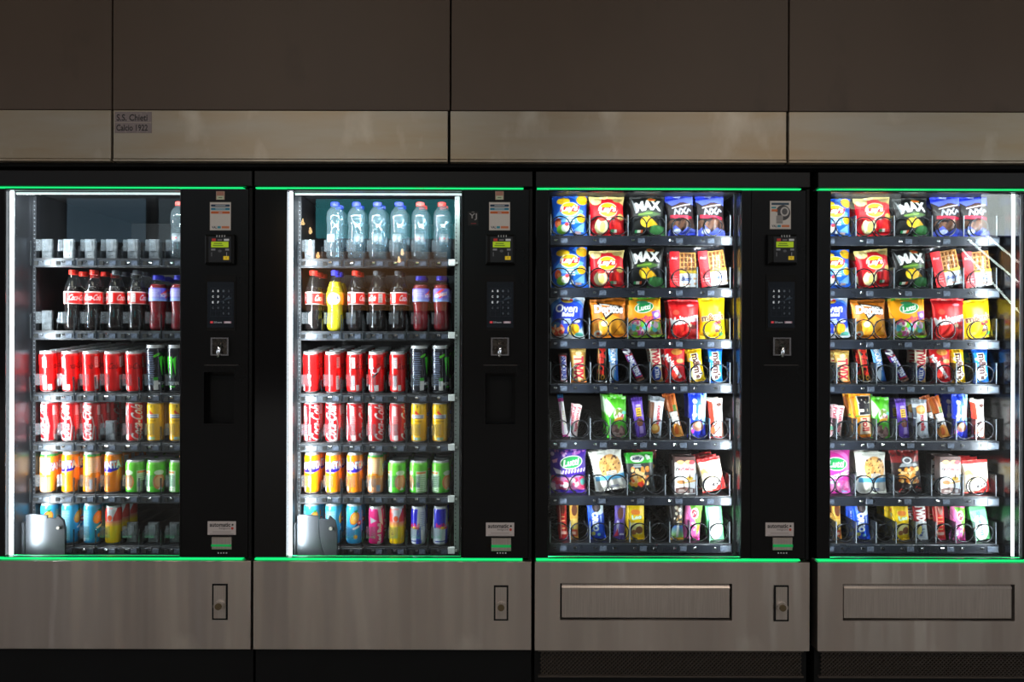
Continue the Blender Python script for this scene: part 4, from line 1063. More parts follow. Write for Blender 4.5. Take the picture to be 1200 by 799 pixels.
def bottles(i, r, row, turns, depths):
    for c, key in enumerate(row):
        if key is None: continue
        for k in range(depths[c]):
            e = new_bottle(key)
            e.location = (XL[i] + COL0 + c * PITCH + 0.004 + RND.uniform(-0.002, 0.002), TRAY_Y + 0.044 + k * 0.064, DRINK_Z[r])
            e.rotation_euler.z = math.radians(turns[c] + (0 if k == 0 else RND.uniform(-90, 90)))
            tag(e, queue_label(BOTTLES[key][9], k, c, r, i), 'bottle', BOTTLES[key][9].split(' with')[0] + 's in the drinks machines')
bottles(0, 0, [None] * 6 + ['water_red'], [0] * 7, [2] * 7)
bottles(0, 1, [None, 'cola', 'cola', 'cola_dark', 'cola_dark', 'sport', 'sport'], [0, 60, 20, 90, 100, 85, 88], [0, 3, 3, 3, 3, 3, 2])
bottles(1, 0, [None, 'water_blue', 'water_blue', 'water_blue', 'water_blue', 'water_red', 'water_red'], [0, -20, 30, 10, -10, 0, 20], [0, 2, 2, 2, 2, 2, 2])
bottles(1, 1, ['cola', 'yellow', 'cola', 'cola_dark', 'cola_dark', 'sport', 'sport'], [80, 0, 90, 130, 70, 80, 0], [3, 2, 2, 2, 2, 2, 2])

# ------------------------------------------------------------------ snacks: drawings of the packs
def logo_lays(c, v, s=1.0):
    c.ell(0.5, v, 0.27 * s, 0.20 * s, (250, 236, 210)); c.ell(0.5, v, 0.25 * s, 0.185 * s, (252, 206, 20))
    c.poly([(0.5 - 0.29 * s, v - 0.055 * s), (0.5 - 0.2 * s, v + 0.06 * s), (0.5 + 0.3 * s, v + 0.075 * s), (0.5 + 0.24 * s, v - 0.07 * s)], (206, 20, 30))
    c.text("Lay's", 0.5, v, 0.44 * s, 0.17 * s, (250, 250, 250), rot=3, shear=0.2, bold=0.04, line=(120, 10, 30), lw=0.03)
def p_lays_blue(c):
    c.vgrad(0, 1, (22, 96, 204), (14, 70, 170)); c.poly([(0.1, 0.5), (0.35, 0.75), (0.9, 0.6), (0.8, 0.3), (0.2, 0.35)], (90, 160, 232)); c.poly([(0.55, 0.95), (0.9, 0.72), (0.98, 0.84), (0.7, 1)], (60, 140, 226))
    c.ell(0.32, 0.84, 0.19, 0.10, (250, 200, 24), 8); c.ell(0.85, 0.86, 0.16, 0.14, (240, 176, 20), -20); c.ell(0.82, 0.90, 0.1, 0.06, (252, 210, 60))
    logo_lays(c, 0.64); c.lines(0.52, 0.42, 0.24, 3, 0.07, 0.035, (220, 232, 246))
    c.ell(0.84, 0.42, 0.13, 0.12, (250, 196, 24)); c.poly([(0.6, 0.14), (0.95, 0.34), (0.9, 0.1)], (120, 180, 236))
    c.ell(0.16, 0.32, 0.09, 0.13, (226, 90, 50)); c.ell(0.19, 0.3, 0.05, 0.06, (244, 150, 90)); c.ell(0.28, 0.17, 0.15, 0.12, (120, 190, 50)); c.ell(0.38, 0.2, 0.12, 0.10, (232, 238, 226)); c.ell(0.42, 0.28, 0.06, 0.05, (226, 60, 70))
    c.poly([(0.5, 0.09), (0.55, 0.2), (0.62, 0.09)], (240, 244, 240)); c.rect(0.66, 0.07, 0.82, 0.12, (240, 200, 190)); c.rect(0, 0, 1, 0.045, (20, 80, 180))
def p_lays_red(c):
    c.vgrad(0, 1, (196, 14, 28), (214, 20, 32)); c.poly([(0, 1), (0, 0.86), (0.3, 0.80), (0.36, 0.95), (0.7, 0.92), (1, 0.76), (1, 1)], (198, 178, 110)); c.ell(0.16, 0.86, 0.13, 0.1, (230, 214, 150)); c.ell(0.8, 0.9, 0.14, 0.07, (170, 150, 90)); c.ell(0.42, 0.97, 0.12, 0.05, (240, 224, 160))
    logo_lays(c, 0.64, 1.04); c.lines(0.56, 0.41, 0.26, 1, 0.07, 0.05, (236, 200, 196)); c.ell(0.88, 0.47, 0.1, 0.09, (206, 176, 90))
    c.ell(0.3, 0.25, 0.19, 0.20, (244, 232, 176)); c.ell(0.33, 0.23, 0.08, 0.13, (236, 208, 110)); c.ell(0.32, 0.4, 0.1, 0.05, (230, 60, 50)); c.poly([(0.66, 0.14), (0.72, 0.4), (0.84, 0.42), (0.94, 0.16)], (236, 40, 34))
    c.rect(0.58, 0.10, 0.68, 0.17, (60, 140, 90)); c.rect(0.68, 0.10, 0.76, 0.17, (236, 230, 220)); c.rect(0.76, 0.10, 0.86, 0.17, (210, 60, 60))
def p_max(c):
    c.rect(0, 0, 1, 1, (20, 22, 22)); c.poly([(0.5, 0), (0.62, 0.3), (0.98, 0.24), (1, 0)], (56, 122, 60)); c.poly([(0.18, 0.5), (0.5, 0.62), (0.9, 0.54), (0.6, 0.46)], (60, 96, 40))
    c.text('MAX', 0.5, 0.72, 0.70, 0.26, (238, 240, 240), rot=4, bold=0.05, arc=0.04); c.band(0.24, 0.53, 0.62, 0.56, 0.05, (110, 150, 50))
    c.ell(0.62, 0.90, 0.12, 0.05, (240, 180, 40)); c.ell(0.62, 0.90, 0.10, 0.03, (206, 40, 40)); c.poly([(0.05, 0.95), (0.2, 0.6), (0.12, 0.62)], (150, 156, 158))
    c.ell(0.44, 0.34, 0.17, 0.14, (236, 186, 20), -30); c.poly([(0.5, 0.5), (0.8, 0.28), (0.55, 0.24)], (226, 170, 20)); c.ell(0.40, 0.32, 0.09, 0.10, (250, 214, 50))
    c.poly([(0.55, 0.08), (0.68, 0.28), (0.95, 0.22), (0.92, 0.02)], (80, 150, 84)); c.rect(0.14, 0.10, 0.2, 0.16, (50, 150, 90)); c.rect(0.2, 0.10, 0.3, 0.16, (236, 236, 220)); c.rect(0.3, 0.10, 0.36, 0.16, (220, 90, 50))
def p_deluxe(c):
    c.rect(0, 0, 1, 1, (38, 30, 32)); c.rect(0, 0.84, 1, 1, (30, 50, 190)); c.poly([(0, 0.86), (0.2, 0.74), (0.6, 0.80), (1, 0.72), (1, 0.94), (0.5, 0.9)], (96, 112, 206)); c.poly([(0.3, 0.98), (0.6, 0.98), (0.5, 0.9)], (170, 180, 236))
    c.poly([(0.18, 0.72), (0.5, 0.80), (0.86, 0.76), (0.86, 0.70), (0.2, 0.66)], (70, 46, 40)); c.band(0.2, 0.68, 0.85, 0.74, 0.04, (200, 196, 196))
    [(c.band(a0, b0, a1, b1, 0.05, (196, 202, 216)), c.band(a0, b0, a1, b1, 0.025, (120, 126, 142))) for a0, b0, a1, b1 in ((.25, .52, .30, .64), (.30, .64, .42, .52), (.42, .52, .46, .64), (.50, .64, .66, .52), (.50, .52, .68, .66), (.70, .52, .78, .62), (.78, .62, .86, .58))]; c.poly([(0.1, 0.52), (0.9, 0.44), (0.9, 0.36), (0.1, 0.44)], (206, 24, 60))
    c.blobs(0.1, 0.2, 0.9, 0.34, [(92, 62, 48), (112, 78, 60), (70, 48, 40)], 24, 0.10, 3); c.poly([(0, 0), (0, 0.14), (0.25, 0.26), (0.5, 0.1), (0.7, 0.2), (1, 0.12), (1, 0)], (84, 98, 200)); c.rect(0, 0, 1, 0.06, (40, 60, 200)); c.ell(0.3, 0.12, 0.14, 0.08, (190, 200, 240))
def p_oven(c):
    c.rect(0, 0, 1, 1, (200, 210, 222)); c.ell(0.5, 0.56, 0.60, 0.52, (90, 150, 226)); c.ell(0.55, 0.54, 0.50, 0.46, (34, 76, 196)); c.ell(0.5, 0.5, 0.4, 0.44, (30, 56, 176))
    c.ell(0.5, 0.93, 0.17, 0.08, (250, 200, 30)); c.rect(0.34, 0.92, 0.66, 0.975, (200, 30, 40))
    c.text('Oven', 0.48, 0.73, 0.64, 0.22, W_, shear=0.15, bold=0.02); c.text('Baked', 0.52, 0.58, 0.34, 0.11, W_, shear=0.15, bold=0.03); c.lines(0.5, 0.46, 0.22, 3, 0.05, 0.025, (200, 214, 240)); c.ell(0.78, 0.42, 0.11, 0.05, (226, 232, 242))
    c.ell(0.2, 0.2, 0.21, 0.19, (226, 80, 50)); c.ell(0.16, 0.33, 0.13, 0.08, (60, 110, 160)); c.ell(0.3, 0.22, 0.12, 0.07, (240, 170, 120)); c.blobs(0.05, 0.08, 0.36, 0.3, [(236, 110, 70), (200, 50, 40), (244, 200, 150)], 14, 0.05, 4)
    c.ell(0.66, 0.22, 0.16, 0.16, (250, 200, 50)); c.ell(0.76, 0.24, 0.1, 0.13, (240, 160, 30)); c.ell(0.84, 0.1, 0.12, 0.06, (90, 180, 160)); c.rect(0, 0, 1, 0.06, (176, 180, 190))
def p_doritos(c):
    c.vgrad(0, 1, (226, 130, 20), (206, 112, 16)); c.poly([(0.05, 0.35), (0.5, 0.62), (0.98, 0.4), (0.9, 0.1), (0.1, 0.1)], (246, 170, 50)); c.rect(0, 0.9, 1, 1, (150, 84, 16))
    c.poly([(0.18, 0.92), (0.92, 0.78), (0.40, 0.44)], (24, 16, 14)); c.poly([(0.25, 0.88), (0.80, 0.77), (0.41, 0.52)], (250, 244, 240)); c.poly([(0.30, 0.845), (0.72, 0.76), (0.42, 0.58)], (226, 130, 20))
    c.text('Doritos', 0.52, 0.72, 0.80, 0.20, (250, 250, 248), rot=-4, bold=0.05, line=(24, 16, 14), lw=0.06)
    c.ell(0.24, 0.28, 0.16, 0.18, (236, 150, 40)); c.ell(0.74, 0.24, 0.2, 0.18, (240, 160, 40)); c.band(0.62, 0.1, 0.88, 0.34, 0.03, (180, 90, 10)); c.ell(0.18, 0.12, 0.11, 0.09, (240, 226, 200)); c.ell(0.18, 0.12, 0.05, 0.04, (210, 90, 50)); c.ell(0.36, 0.36, 0.1, 0.08, (226, 206, 180)); c.rect(0, 0, 1, 0.04, (200, 110, 20))
def logo_lutti(c, u, v, s=1.0, rot=8):
    c.ell(u, v, 0.30 * s, 0.165 * s, (236, 240, 230), rot); c.ell(u, v, 0.28 * s, 0.145 * s, (20, 150, 76), rot)
    c.text('Lutti', u, v, 0.40 * s, 0.15 * s, (244, 246, 240), rot=rot, shear=0.25, bold=0.03)
def p_lutti_orange(c):
    c.vgrad(0, 1, (240, 150, 10), (244, 160, 16)); c.rect(0, 0.93, 1, 1, (90, 160, 40)); logo_lutti(c, 0.52, 0.73, 0.9); c.ell(0.48, 0.86, 0.16, 0.05, (60, 150, 100))
    c.text('Surfizz', 0.5, 0.46, 0.56, 0.13, (226, 40, 110), rot=8, bold=0.03); c.poly([(0.72, 0.62), (0.95, 0.66), (1, 0.48), (0.78, 0.42)], (140, 80, 180)); c.ell(0.86, 0.54, 0.07, 0.06, (230, 210, 240))
    c.rect(0.02, 0.08, 0.98, 0.38, (150, 140, 110)); c.blobs(0.05, 0.1, 0.95, 0.38, [(226, 190, 210), (210, 90, 150), (120, 190, 60), (236, 230, 220), (90, 70, 60), (90, 190, 200)], 46, 0.07, 5); c.rect(0, 0, 1, 0.07, (130, 180, 40))
def p_maltesers(c):
    c.vgrad(0, 1, (214, 16, 22), (222, 26, 30)); c.rect(0, 0.86, 1, 0.97, (190, 16, 24)); c.rect(0.0, 0.955, 1, 0.97, (236, 120, 120)); c.ell(0.22, 0.66, 0.1, 0.08, (236, 80, 60)); c.ell(0.7, 0.84, 0.12, 0.04, (240, 140, 150))
    c.text('Maltesers', 0.52, 0.49, 0.94, 0.25, (248, 246, 246), rot=12, bold=0.03)
    c.ell(0.3, 0.2, 0.20, 0.19, (226, 50, 36)); c.ell(0.28, 0.2, 0.1, 0.14, (200, 20, 24)); c.ell(0.74, 0.2, 0.17, 0.15, (236, 50, 40)); c.ell(0.78, 0.3, 0.1, 0.07, (130, 40, 20)); c.ell(0.66, 0.34, 0.07, 0.06, (236, 200, 160)); c.rect(0, 0, 1, 0.04, (180, 10, 18))
def p_mm_yellow(c):
    c.vgrad(0, 1, (246, 196, 6), (250, 210, 20)); c.poly([(0.7, 1), (1, 0.9), (1, 1)], (236, 180, 10)); c.text("m&m's", 0.52, 0.53, 0.84, 0.24, (96, 40, 30), rot=6, bold=0.04, line=(246, 236, 220), lw=0.03)
    for u, v, k in ((0.62, 0.36, (206, 30, 40)), (0.7, 0.26, (236, 236, 232)), (0.58, 0.14, (240, 150, 30)), (0.82, 0.12, (70, 160, 80)), (0.76, 0.4, (220, 40, 50)), (0.3, 0.12, (250, 226, 90)), (0.66, 0.2, (90, 50, 40))): c.ell(u, v, 0.085, 0.075, k)
    c.lines(0.3, 0.3, 0.3, 2, 0.06, 0.03, (220, 160, 10)); c.rect(0, 0, 1, 0.03, (230, 180, 0))
def vbar(c, s, col, u=0.5, v=0.5, L=0.8, H=0.6, **k):          # lettering that runs along an upright bar
    c.text(s, u, v, L * c.A, H, col, rot=-90, **k)
def p_snickers(c):
    c.rect(0, 0, 1, 1, (60, 30, 24)); c.poly([(0.05, 0.05), (0.95, 0.02), (0.95, 0.90), (0.05, 0.93)], (206, 20, 40)); c.poly([(0.12, 0.08), (0.88, 0.05), (0.88, 0.87), (0.12, 0.90)], (240, 240, 246)); vbar(c, 'SNICKERS', (30, 50, 160), v=0.5, L=0.74, H=0.62, bold=0.05); c.rect(0, 0, 1, 0.035, (226, 226, 226))
def p_snickers2(c):
    c.rect(0, 0, 1, 1, (96, 50, 44)); c.poly([(0, 0.12), (1, 0.10), (1, 0.76), (0, 0.80)], (200, 24, 44)); c.poly([(0.06, 0.15), (0.92, 0.13), (0.92, 0.73), (0.06, 0.77)], (26, 48, 150)); vbar(c, 'SNICKERS', (240, 240, 246), v=0.45, L=0.56, H=0.6, bold=0.05)
    c.rect(0, 0.80, 1, 0.97, (76, 50, 90)); c.text('2', 0.5, 0.88, 0.7, 0.6, (236, 236, 240), rot=-60, bold=0.05); c.rect(0, 0, 1, 0.05, (150, 110, 90))
def p_twix(c):
    c.vgrad(0, 1, (206, 150, 60), (190, 140, 60)); c.vgrad(0.86, 1, (230, 200, 110), (150, 96, 30)); c.ell(0.5, 0.82, 0.2, 0.16, (236, 220, 170)); c.rect(0.14, 0.06, 0.82, 0.76, (240, 214, 160)); vbar(c, 'TWIX', (206, 26, 60), v=0.42, L=0.62, H=0.60, bold=0.05); c.rect(0, 0, 1, 0.05, (226, 120, 30))
def p_twix_xtra(c):
    c.rect(0, 0, 1, 1, (196, 160, 110)); c.rect(0, 0.40, 1, 1, (236, 220, 196)); vbar(c, 'TWIX', (196, 20, 50), v=0.70, L=0.50, H=0.66, bold=0.05); c.ell(0.45, 0.24, 0.42, 0.62, (30, 70, 170)); vbar(c, 'XTRA', (240, 240, 244), v=0.24, L=0.26, H=0.36, bold=0.05); c.rect(0, 0, 1, 0.06, (170, 120, 60))
def p_twix_white(c):
    c.rect(0, 0, 1, 1, (226, 226, 230)); c.rect(0, 0.5, 1, 1, (150, 30, 40)); vbar(c, 'TWIX', (240, 240, 240), v=0.70, L=0.46, H=0.62, bold=0.05); vbar(c, 'white', (60, 80, 150), v=0.26, L=0.30, H=0.36, bold=0.03); c.ell(0.3, 0.3, 0.2, 0.4, (240, 210, 120)); c.rect(0, 0, 1, 0.05, (200, 204, 210)); c.rect(0, 0.95, 1, 1, (220, 160, 50))
def p_mars(c):
    c.rect(0, 0, 1, 1, (24, 18, 18)); c.band(0.06, 0, 0.06, 1, 0.08, (190, 150, 90)); c.band(0.94, 0, 0.94, 1, 0.08, (190, 150, 90)); vbar(c, 'Mars', (222, 50, 40), v=0.58, L=0.74, H=0.70, shear=0.3, bold=0.03); c.ell(0.5, 0.15, 0.25, 0.32, (170, 120, 40)); c.ell(0.5, 0.15, 0.12, 0.16, (24, 18, 18)); c.rect(0, 0, 1, 0.05, (210, 210, 210))
def p_bounty(c):
    c.vgrad(0, 1, (60, 140, 210), (120, 180, 226)); c.poly([(0.2, 0.5), (0.6, 0.45), (0.4, 0.02), (0.0, 0.02)], (226, 236, 244)); vbar(c, 'BOUNTY', (240, 244, 250), v=0.64, L=0.60, H=0.50, bold=0.04, line=(40, 90, 170)); c.rect(0.7, 0, 1, 0.6, (26, 90, 180)); c.rect(0, 0, 1, 0.05, (20, 30, 80))
def p_malt_small(c):
    c.rect(0, 0, 1, 1, (214, 20, 28)); c.ell(0.6, 0.86, 0.26, 0.15, (226, 150, 70)); c.ell(0.5, 0.66, 0.14, 0.1, (150, 40, 30)); c.ell(0.74, 0.6, 0.2, 0.1, (236, 160, 90)); c.text('Maltesers', 0.42, 0.46, 1.25, 0.22, (246, 244, 244), rot=-56, bold=0.04); c.ell(0.3, 0.16, 0.26, 0.2, (226, 60, 44)); c.rect(0, 0, 1, 0.04, (190, 10, 18))
def p_mm_small(bg, dk, hi):
    def f(c):
        c.vgrad(0, 1, bg, bg); c.rect(0, 0.88, 1, 1, dk); c.ell(0.42, 0.26, 0.38, 0.42, hi); vbar(c, "m&m's", (70, 34, 30), u=0.56, v=0.48, L=0.72, H=0.46, bold=0.06, line=(246, 240, 236), lw=0.06); c.ell(0.2, 0.7, 0.12, 0.1, hi); c.rect(0, 0, 1, 0.05, dk)
    return f
def p_stick(c):
    c.rect(0, 0, 1, 1, (240, 236, 240)); c.rect(0, 0.84, 1, 0.92, (190, 30, 140)); c.rect(0, 0.92, 1, 1, (30, 130, 210)); c.band(0.2, 0.1, 0.2, 0.8, 0.2, (226, 160, 210)); c.rect(0, 0, 1, 0.07, (206, 20, 150)); c.lines(0.6, 0.6, 0.4, 6, 0.4, 0.16, (236, 226, 190))
def p_candy_pink(c):
    c.rect(0, 0, 1, 1, (238, 196, 200)); c.rect(0.45, 0, 1, 1, (244, 222, 220)); vbar(c, 'Fruittella', (206, 40, 70), u=0.74, v=0.55, L=0.74, H=0.34, bold=0.03); vbar(c, 'Fruittella', (206, 40, 70), u=0.24, v=0.55, L=0.74, H=0.3, bold=0.03); c.rect(0, 0.22, 0.4, 0.34, (110, 190, 150)); c.rect(0, 0, 1, 0.05, (244, 236, 236))
def p_green_candy(c):
    c.vgrad(0, 1, (60, 170, 30), (90, 206, 40)); c.poly([(0, 1), (0.4, 0.7), (0.1, 0.5), (0, 0.6)], (200, 236, 190)); c.ell(0.58, 0.56, 0.27, 0.32, (226, 236, 214)); c.text('jolly', 0.58, 0.65, 0.42, 0.16, (190, 60, 90), rot=10, bold=0.03) if False else c.blobs(0.4, 0.5, 0.76, 0.66, [(206, 80, 110), (240, 240, 230), (120, 150, 60)], 14, 0.09, 2); c.ell(0.56, 0.45, 0.24, 0.09, (236, 170, 30), 12); c.ell(0.86, 0.6, 0.12, 0.08, (90, 190, 180))
    c.ell(0.46, 0.16, 0.42, 0.34, (140, 104, 96)); c.blobs(0.14, 0.05, 0.8, 0.26, [(170, 130, 124), (110, 80, 74), (196, 170, 160)], 20, 0.10, 9); c.poly([(0.48, 0.32), (0.56, 0.2), (0.66, 0.32)], (90, 200, 40))
def p_purple_bar(c):
    c.vgrad(0, 1, (96, 56, 176), (112, 72, 196)); c.rect(0, 0.90, 1, 1, (72, 40, 140)); c.rect(0.25, 0.52, 0.75, 0.74, (240, 196, 60)); vbar(c, 'DUO', (110, 60, 40), v=0.63, L=0.18, H=0.3, bold=0.04) if False else c.lines(0.5, 0.69, 0.3, 4, 0.2, 0.09, (120, 70, 40)); c.ell(0.5, 0.38, 0.3, 0.4, (130, 74, 56)); c.rect(0.3, 0.76, 0.75, 0.82, (200, 180, 236)); c.rect(0.4, 0.1, 0.75, 0.28, (190, 160, 230)); c.rect(0, 0, 1, 0.05, (72, 36, 140))
def p_bready(c):
    c.rect(0, 0, 1, 1, (214, 218, 224)); c.rect(0, 0.90, 1, 1, (140, 146, 154)); c.rect(0, 0.3, 0.26, 0.86, (130, 84, 60)); vbar(c, 'nutella', (206, 24, 44), u=0.66, v=0.55, L=0.46, H=0.26, bold=0.04); c.ell(0.45, 0.22, 0.38, 0.34, (226, 150, 50)); c.ell(0.45, 0.24, 0.24, 0.2, (244, 200, 110)); c.rect(0, 0, 1, 0.06, (130, 134, 140)); c.rect(0.2, 0.06, 0.8, 0.1, (60, 50, 46))
def p_bready2(c):
    c.rect(0, 0, 1, 1, (216, 220, 226)); c.rect(0, 0.90, 1, 1, (150, 156, 164)); c.ell(0.5, 0.74, 0.36, 0.3, (226, 160, 80)); c.ell(0.5, 0.75, 0.24, 0.16, (240, 196, 120)); vbar(c, 'nutella', (206, 24, 44), u=0.56, v=0.40, L=0.40, H=0.30, bold=0.04); c.rect(0, 0.55, 0.2, 0.8, (90, 100, 110)); c.rect(0, 0, 1, 0.06, (150, 154, 160))
def p_bifi(c):
    c.vgrad(0, 1, (226, 130, 40), (176, 84, 24)); c.band(0.4, 0.35, 0.45, 0.98, 0.3, (150, 66, 24)); c.rect(0.55, 0.6, 0.9, 0.74, (80, 110, 40)); vbar(c, 'BIFI', (244, 240, 236), v=0.42, L=0.30, H=0.62, bold=0.06, line=(24, 24, 30), lw=0.10); c.ell(0.5, 0.14, 0.42, 0.7, (244, 160, 60)); c.ell(0.45, 0.16, 0.2, 0.4, (236, 110, 40))
def p_bifi_wide(c):
    c.vgrad(0, 1, (236, 140, 20), (246, 160, 30)); c.poly([(0.15, 0.96), (0.2, 0.1), (0.1, 0.1), (0.0, 0.9)], (200, 100, 10)); vbar(c, 'BIFI', (28, 24, 30), u=0.62, v=0.72, L=0.36, H=0.46, bold=0.08, line=(244, 240, 230), lw=0.06); c.rect(0.34, 0.08, 0.84, 0.46, (246, 220, 190)); vbar(c, 'roll', (206, 30, 50), u=0.60, v=0.3, L=0.28, H=0.30, bold=0.03); c.rect(0, 0, 1, 0.04, (220, 110, 10)); c.ell(0.24, 0.5, 0.1, 0.06, (110, 150, 40))
def p_blue_biscuit(c):
    c.vgrad(0, 1, (36, 50, 190), (24, 60, 200)); c.poly([(0.7, 1), (0.66, 0.6), (0.8, 0.3), (1, 0.3), (1, 1)], (150, 206, 240)); c.poly([(0.3, 0.3), (0.6, 0.3), (0.7, 0.75), (0.5, 0.9), (0.3, 0.6)], (20, 90, 200)); c.ell(0.34, 0.80, 0.12, 0.12, (236, 240, 248)); c.band(0.30, 0.42, 0.32, 0.70, 0.13, (236, 240, 248)); c.band(0.62, 0.44, 0.62, 0.70, 0.13, (236, 240, 248)); c.band(0.30, 0.5, 0.36, 0.5, 0.2, (236, 240, 248)); c.band(0.6, 0.52, 0.68, 0.52, 0.16, (236, 240, 248))
    c.ell(0.55, 0.26, 0.3, 0.26, (150, 100, 84)); c.ell(0.56, 0.29, 0.2, 0.14, (206, 160, 130)); c.ell(0.22, 0.14, 0.14, 0.12, (220, 70, 180)); c.ell(0.2, 0.2, 0.06, 0.06, (240, 230, 246)); c.rect(0, 0, 1, 0.05, (26, 36, 150))
def p_bueno(c):
    c.rect(0, 0, 1, 1, (240, 234, 230)); c.rect(0, 0.93, 1, 1, (206, 200, 190)); c.poly([(0, 0.96), (0.3, 0.9), (0.36, 0.45), (0.1, 0.1), (0, 0.1)], (226, 60, 40)); c.ell(0.22, 0.2, 0.2, 0.25, (236, 90, 50)); c.ell(0.72, 0.84, 0.2, 0.12, (90, 50, 40)); vbar(c, 'bueno', (150, 40, 40), u=0.62, v=0.56, L=0.36, H=0.34, shear=0.2, bold=0.02)
    for k in range(6): c.ell(0.35 + 0.12 * (k % 4), 0.12 + 0.05 * k, 0.12, 0.07, (90, 54, 44), 40)
    c.rect(0, 0, 1, 0.05, (190, 20, 30)); c.rect(0.85, 0, 1, 0.4, (120, 70, 50))
def p_lutti_purple(c):
    c.vgrad(0, 1, (56, 24, 140), (72, 30, 160)); c.blobs(0.05, 0.8, 0.95, 0.98, [(190, 110, 206), (110, 80, 190), (226, 190, 236)], 22, 0.045, 6); c.poly([(0.05, 0.72), (0.2, 0.76), (0.18, 0.68), (0.08, 0.66)], (236, 150, 200)); logo_lutti(c, 0.58, 0.68, 1.05)
    c.poly([(0.08, 0.56), (0.3, 0.5), (0.32, 0.42), (0.16, 0.44)], (236, 220, 244)); [c.band(0.34 + k * 0.085, 0.44 + 0.008 * k, 0.36 + k * 0.085, 0.49 + 0.008 * k, 0.045, (230, 214, 244)) for k in range(8)]; c.lines(0.72, 0.38, 0.3, 1, 0.05, 0.03, (200, 170, 230))
    c.rect(0.02, 0.08, 0.98, 0.36, (190, 110, 160)); c.blobs(0.05, 0.1, 0.95, 0.34, [(240, 206, 220), (226, 80, 120), (206, 40, 90), (244, 236, 240)], 40, 0.07, 8); c.ell(0.9, 0.26, 0.07, 0.09, (90, 170, 160)); c.rect(0, 0, 1, 0.07, (66, 30, 160))
def p_lutti_pink(c):
    c.vgrad(0, 1, (206, 40, 160), (220, 60, 170)); c.ell(0.4, 0.66, 0.58, 0.42, (236, 120, 200)); c.ell(0.4, 0.66, 0.44, 0.31, (216, 50, 160)); logo_lutti(c, 0.52, 0.66, 1.1, 0); c.text('JUICE FIZZ', 0.58, 0.40, 0.80, 0.13, (246, 236, 244), rot=14, bold=0.05); c.rect(0.02, 0.06, 0.98, 0.3, (190, 110, 170)); c.blobs(0.1, 0.08, 0.9, 0.3, [(226, 130, 180), (206, 80, 150), (160, 190, 230), (240, 200, 220)], 34, 0.07, 9); c.ell(0.1, 0.16, 0.12, 0.14, (120, 170, 220)); c.rect(0, 0, 1, 0.05, (216, 60, 170))
def p_cookies(c):
    c.rect(0, 0, 1, 1, (232, 230, 222)); c.ell(0.58, 0.62, 0.36, 0.33, (216, 160, 90)); c.blobs(0.3, 0.42, 0.86, 0.82, [(230, 180, 110), (196, 140, 72), (222, 170, 100)], 50, 0.06, 3); c.blobs(0.3, 0.42, 0.88, 0.84, [(66, 40, 30), (92, 58, 40)], 20, 0.035, 4); c.rect(0.42, 0.40, 0.76, 0.49, (226, 216, 206)); c.lines(0.59, 0.46, 0.26, 2, 0.05, 0.022, (150, 140, 140))
    c.rect(0.06, 0.28, 1, 0.39, (96, 180, 230)); c.lines(0.62, 0.12, 0.3, 2, 0.05, 0.025, (60, 80, 150)); c.rect(0, 0.95, 1, 1, (206, 206, 198))
def p_nuts_green(c):
    c.rect(0, 0, 1, 1, (46, 48, 48)); c.rect(0, 0.74, 1, 1, (50, 170, 50)); c.ell(0.44, 0.85, 0.24, 0.12, (236, 240, 236)); c.text('zilly', 0.44, 0.85, 0.34, 0.13, (40, 46, 90), shear=0.2, bold=0.05); c.blobs(0.7, 0.78, 0.9, 0.92, [(226, 240, 226)], 6, 0.05, 3); c.lines(0.42, 0.70, 0.3, 2, 0.06, 0.04, (180, 190, 196))
    c.blobs(0.12, 0.22, 0.78, 0.62, [(240, 190, 110), (226, 150, 60), (250, 210, 150), (206, 110, 40)], 40, 0.075, 5); c.blobs(0.2, 0.16, 0.6, 0.34, [(240, 180, 50), (226, 90, 40)], 14, 0.07, 6); c.ell(0.5, 0.22, 0.12, 0.08, (226, 60, 40)); c.poly([(0.05, 0.3), (0.2, 0.1), (0.3, 0.06), (0.1, 0.06)], (60, 150, 80))
def p_nuts_brown(c):
    c.rect(0, 0, 1, 1, (40, 26, 26)); c.rect(0, 0.72, 1, 1, (120, 26, 26)); c.blobs(0, 0.86, 1, 1, [(70, 20, 20), (150, 40, 36)], 30, 0.05, 2); c.ell(0.5, 0.76, 0.2, 0.14, (60, 60, 66)); c.ell(0.5, 0.76, 0.16, 0.11, (206, 206, 210)); c.ell(0.5, 0.76, 0.11, 0.07, (50, 50, 60)); c.poly([(0.2, 0.62), (0.9, 0.62), (0.8, 0.68), (0.3, 0.7)], (150, 156, 160)); c.blobs(0.2, 0.24, 0.84, 0.56, [(226, 150, 50), (240, 190, 110), (196, 110, 30), (250, 214, 150)], 40, 0.075, 7); c.blobs(0.2, 0.05, 0.9, 0.18, [(70, 60, 60), (206, 60, 50), (190, 190, 190)], 14, 0.07, 8)
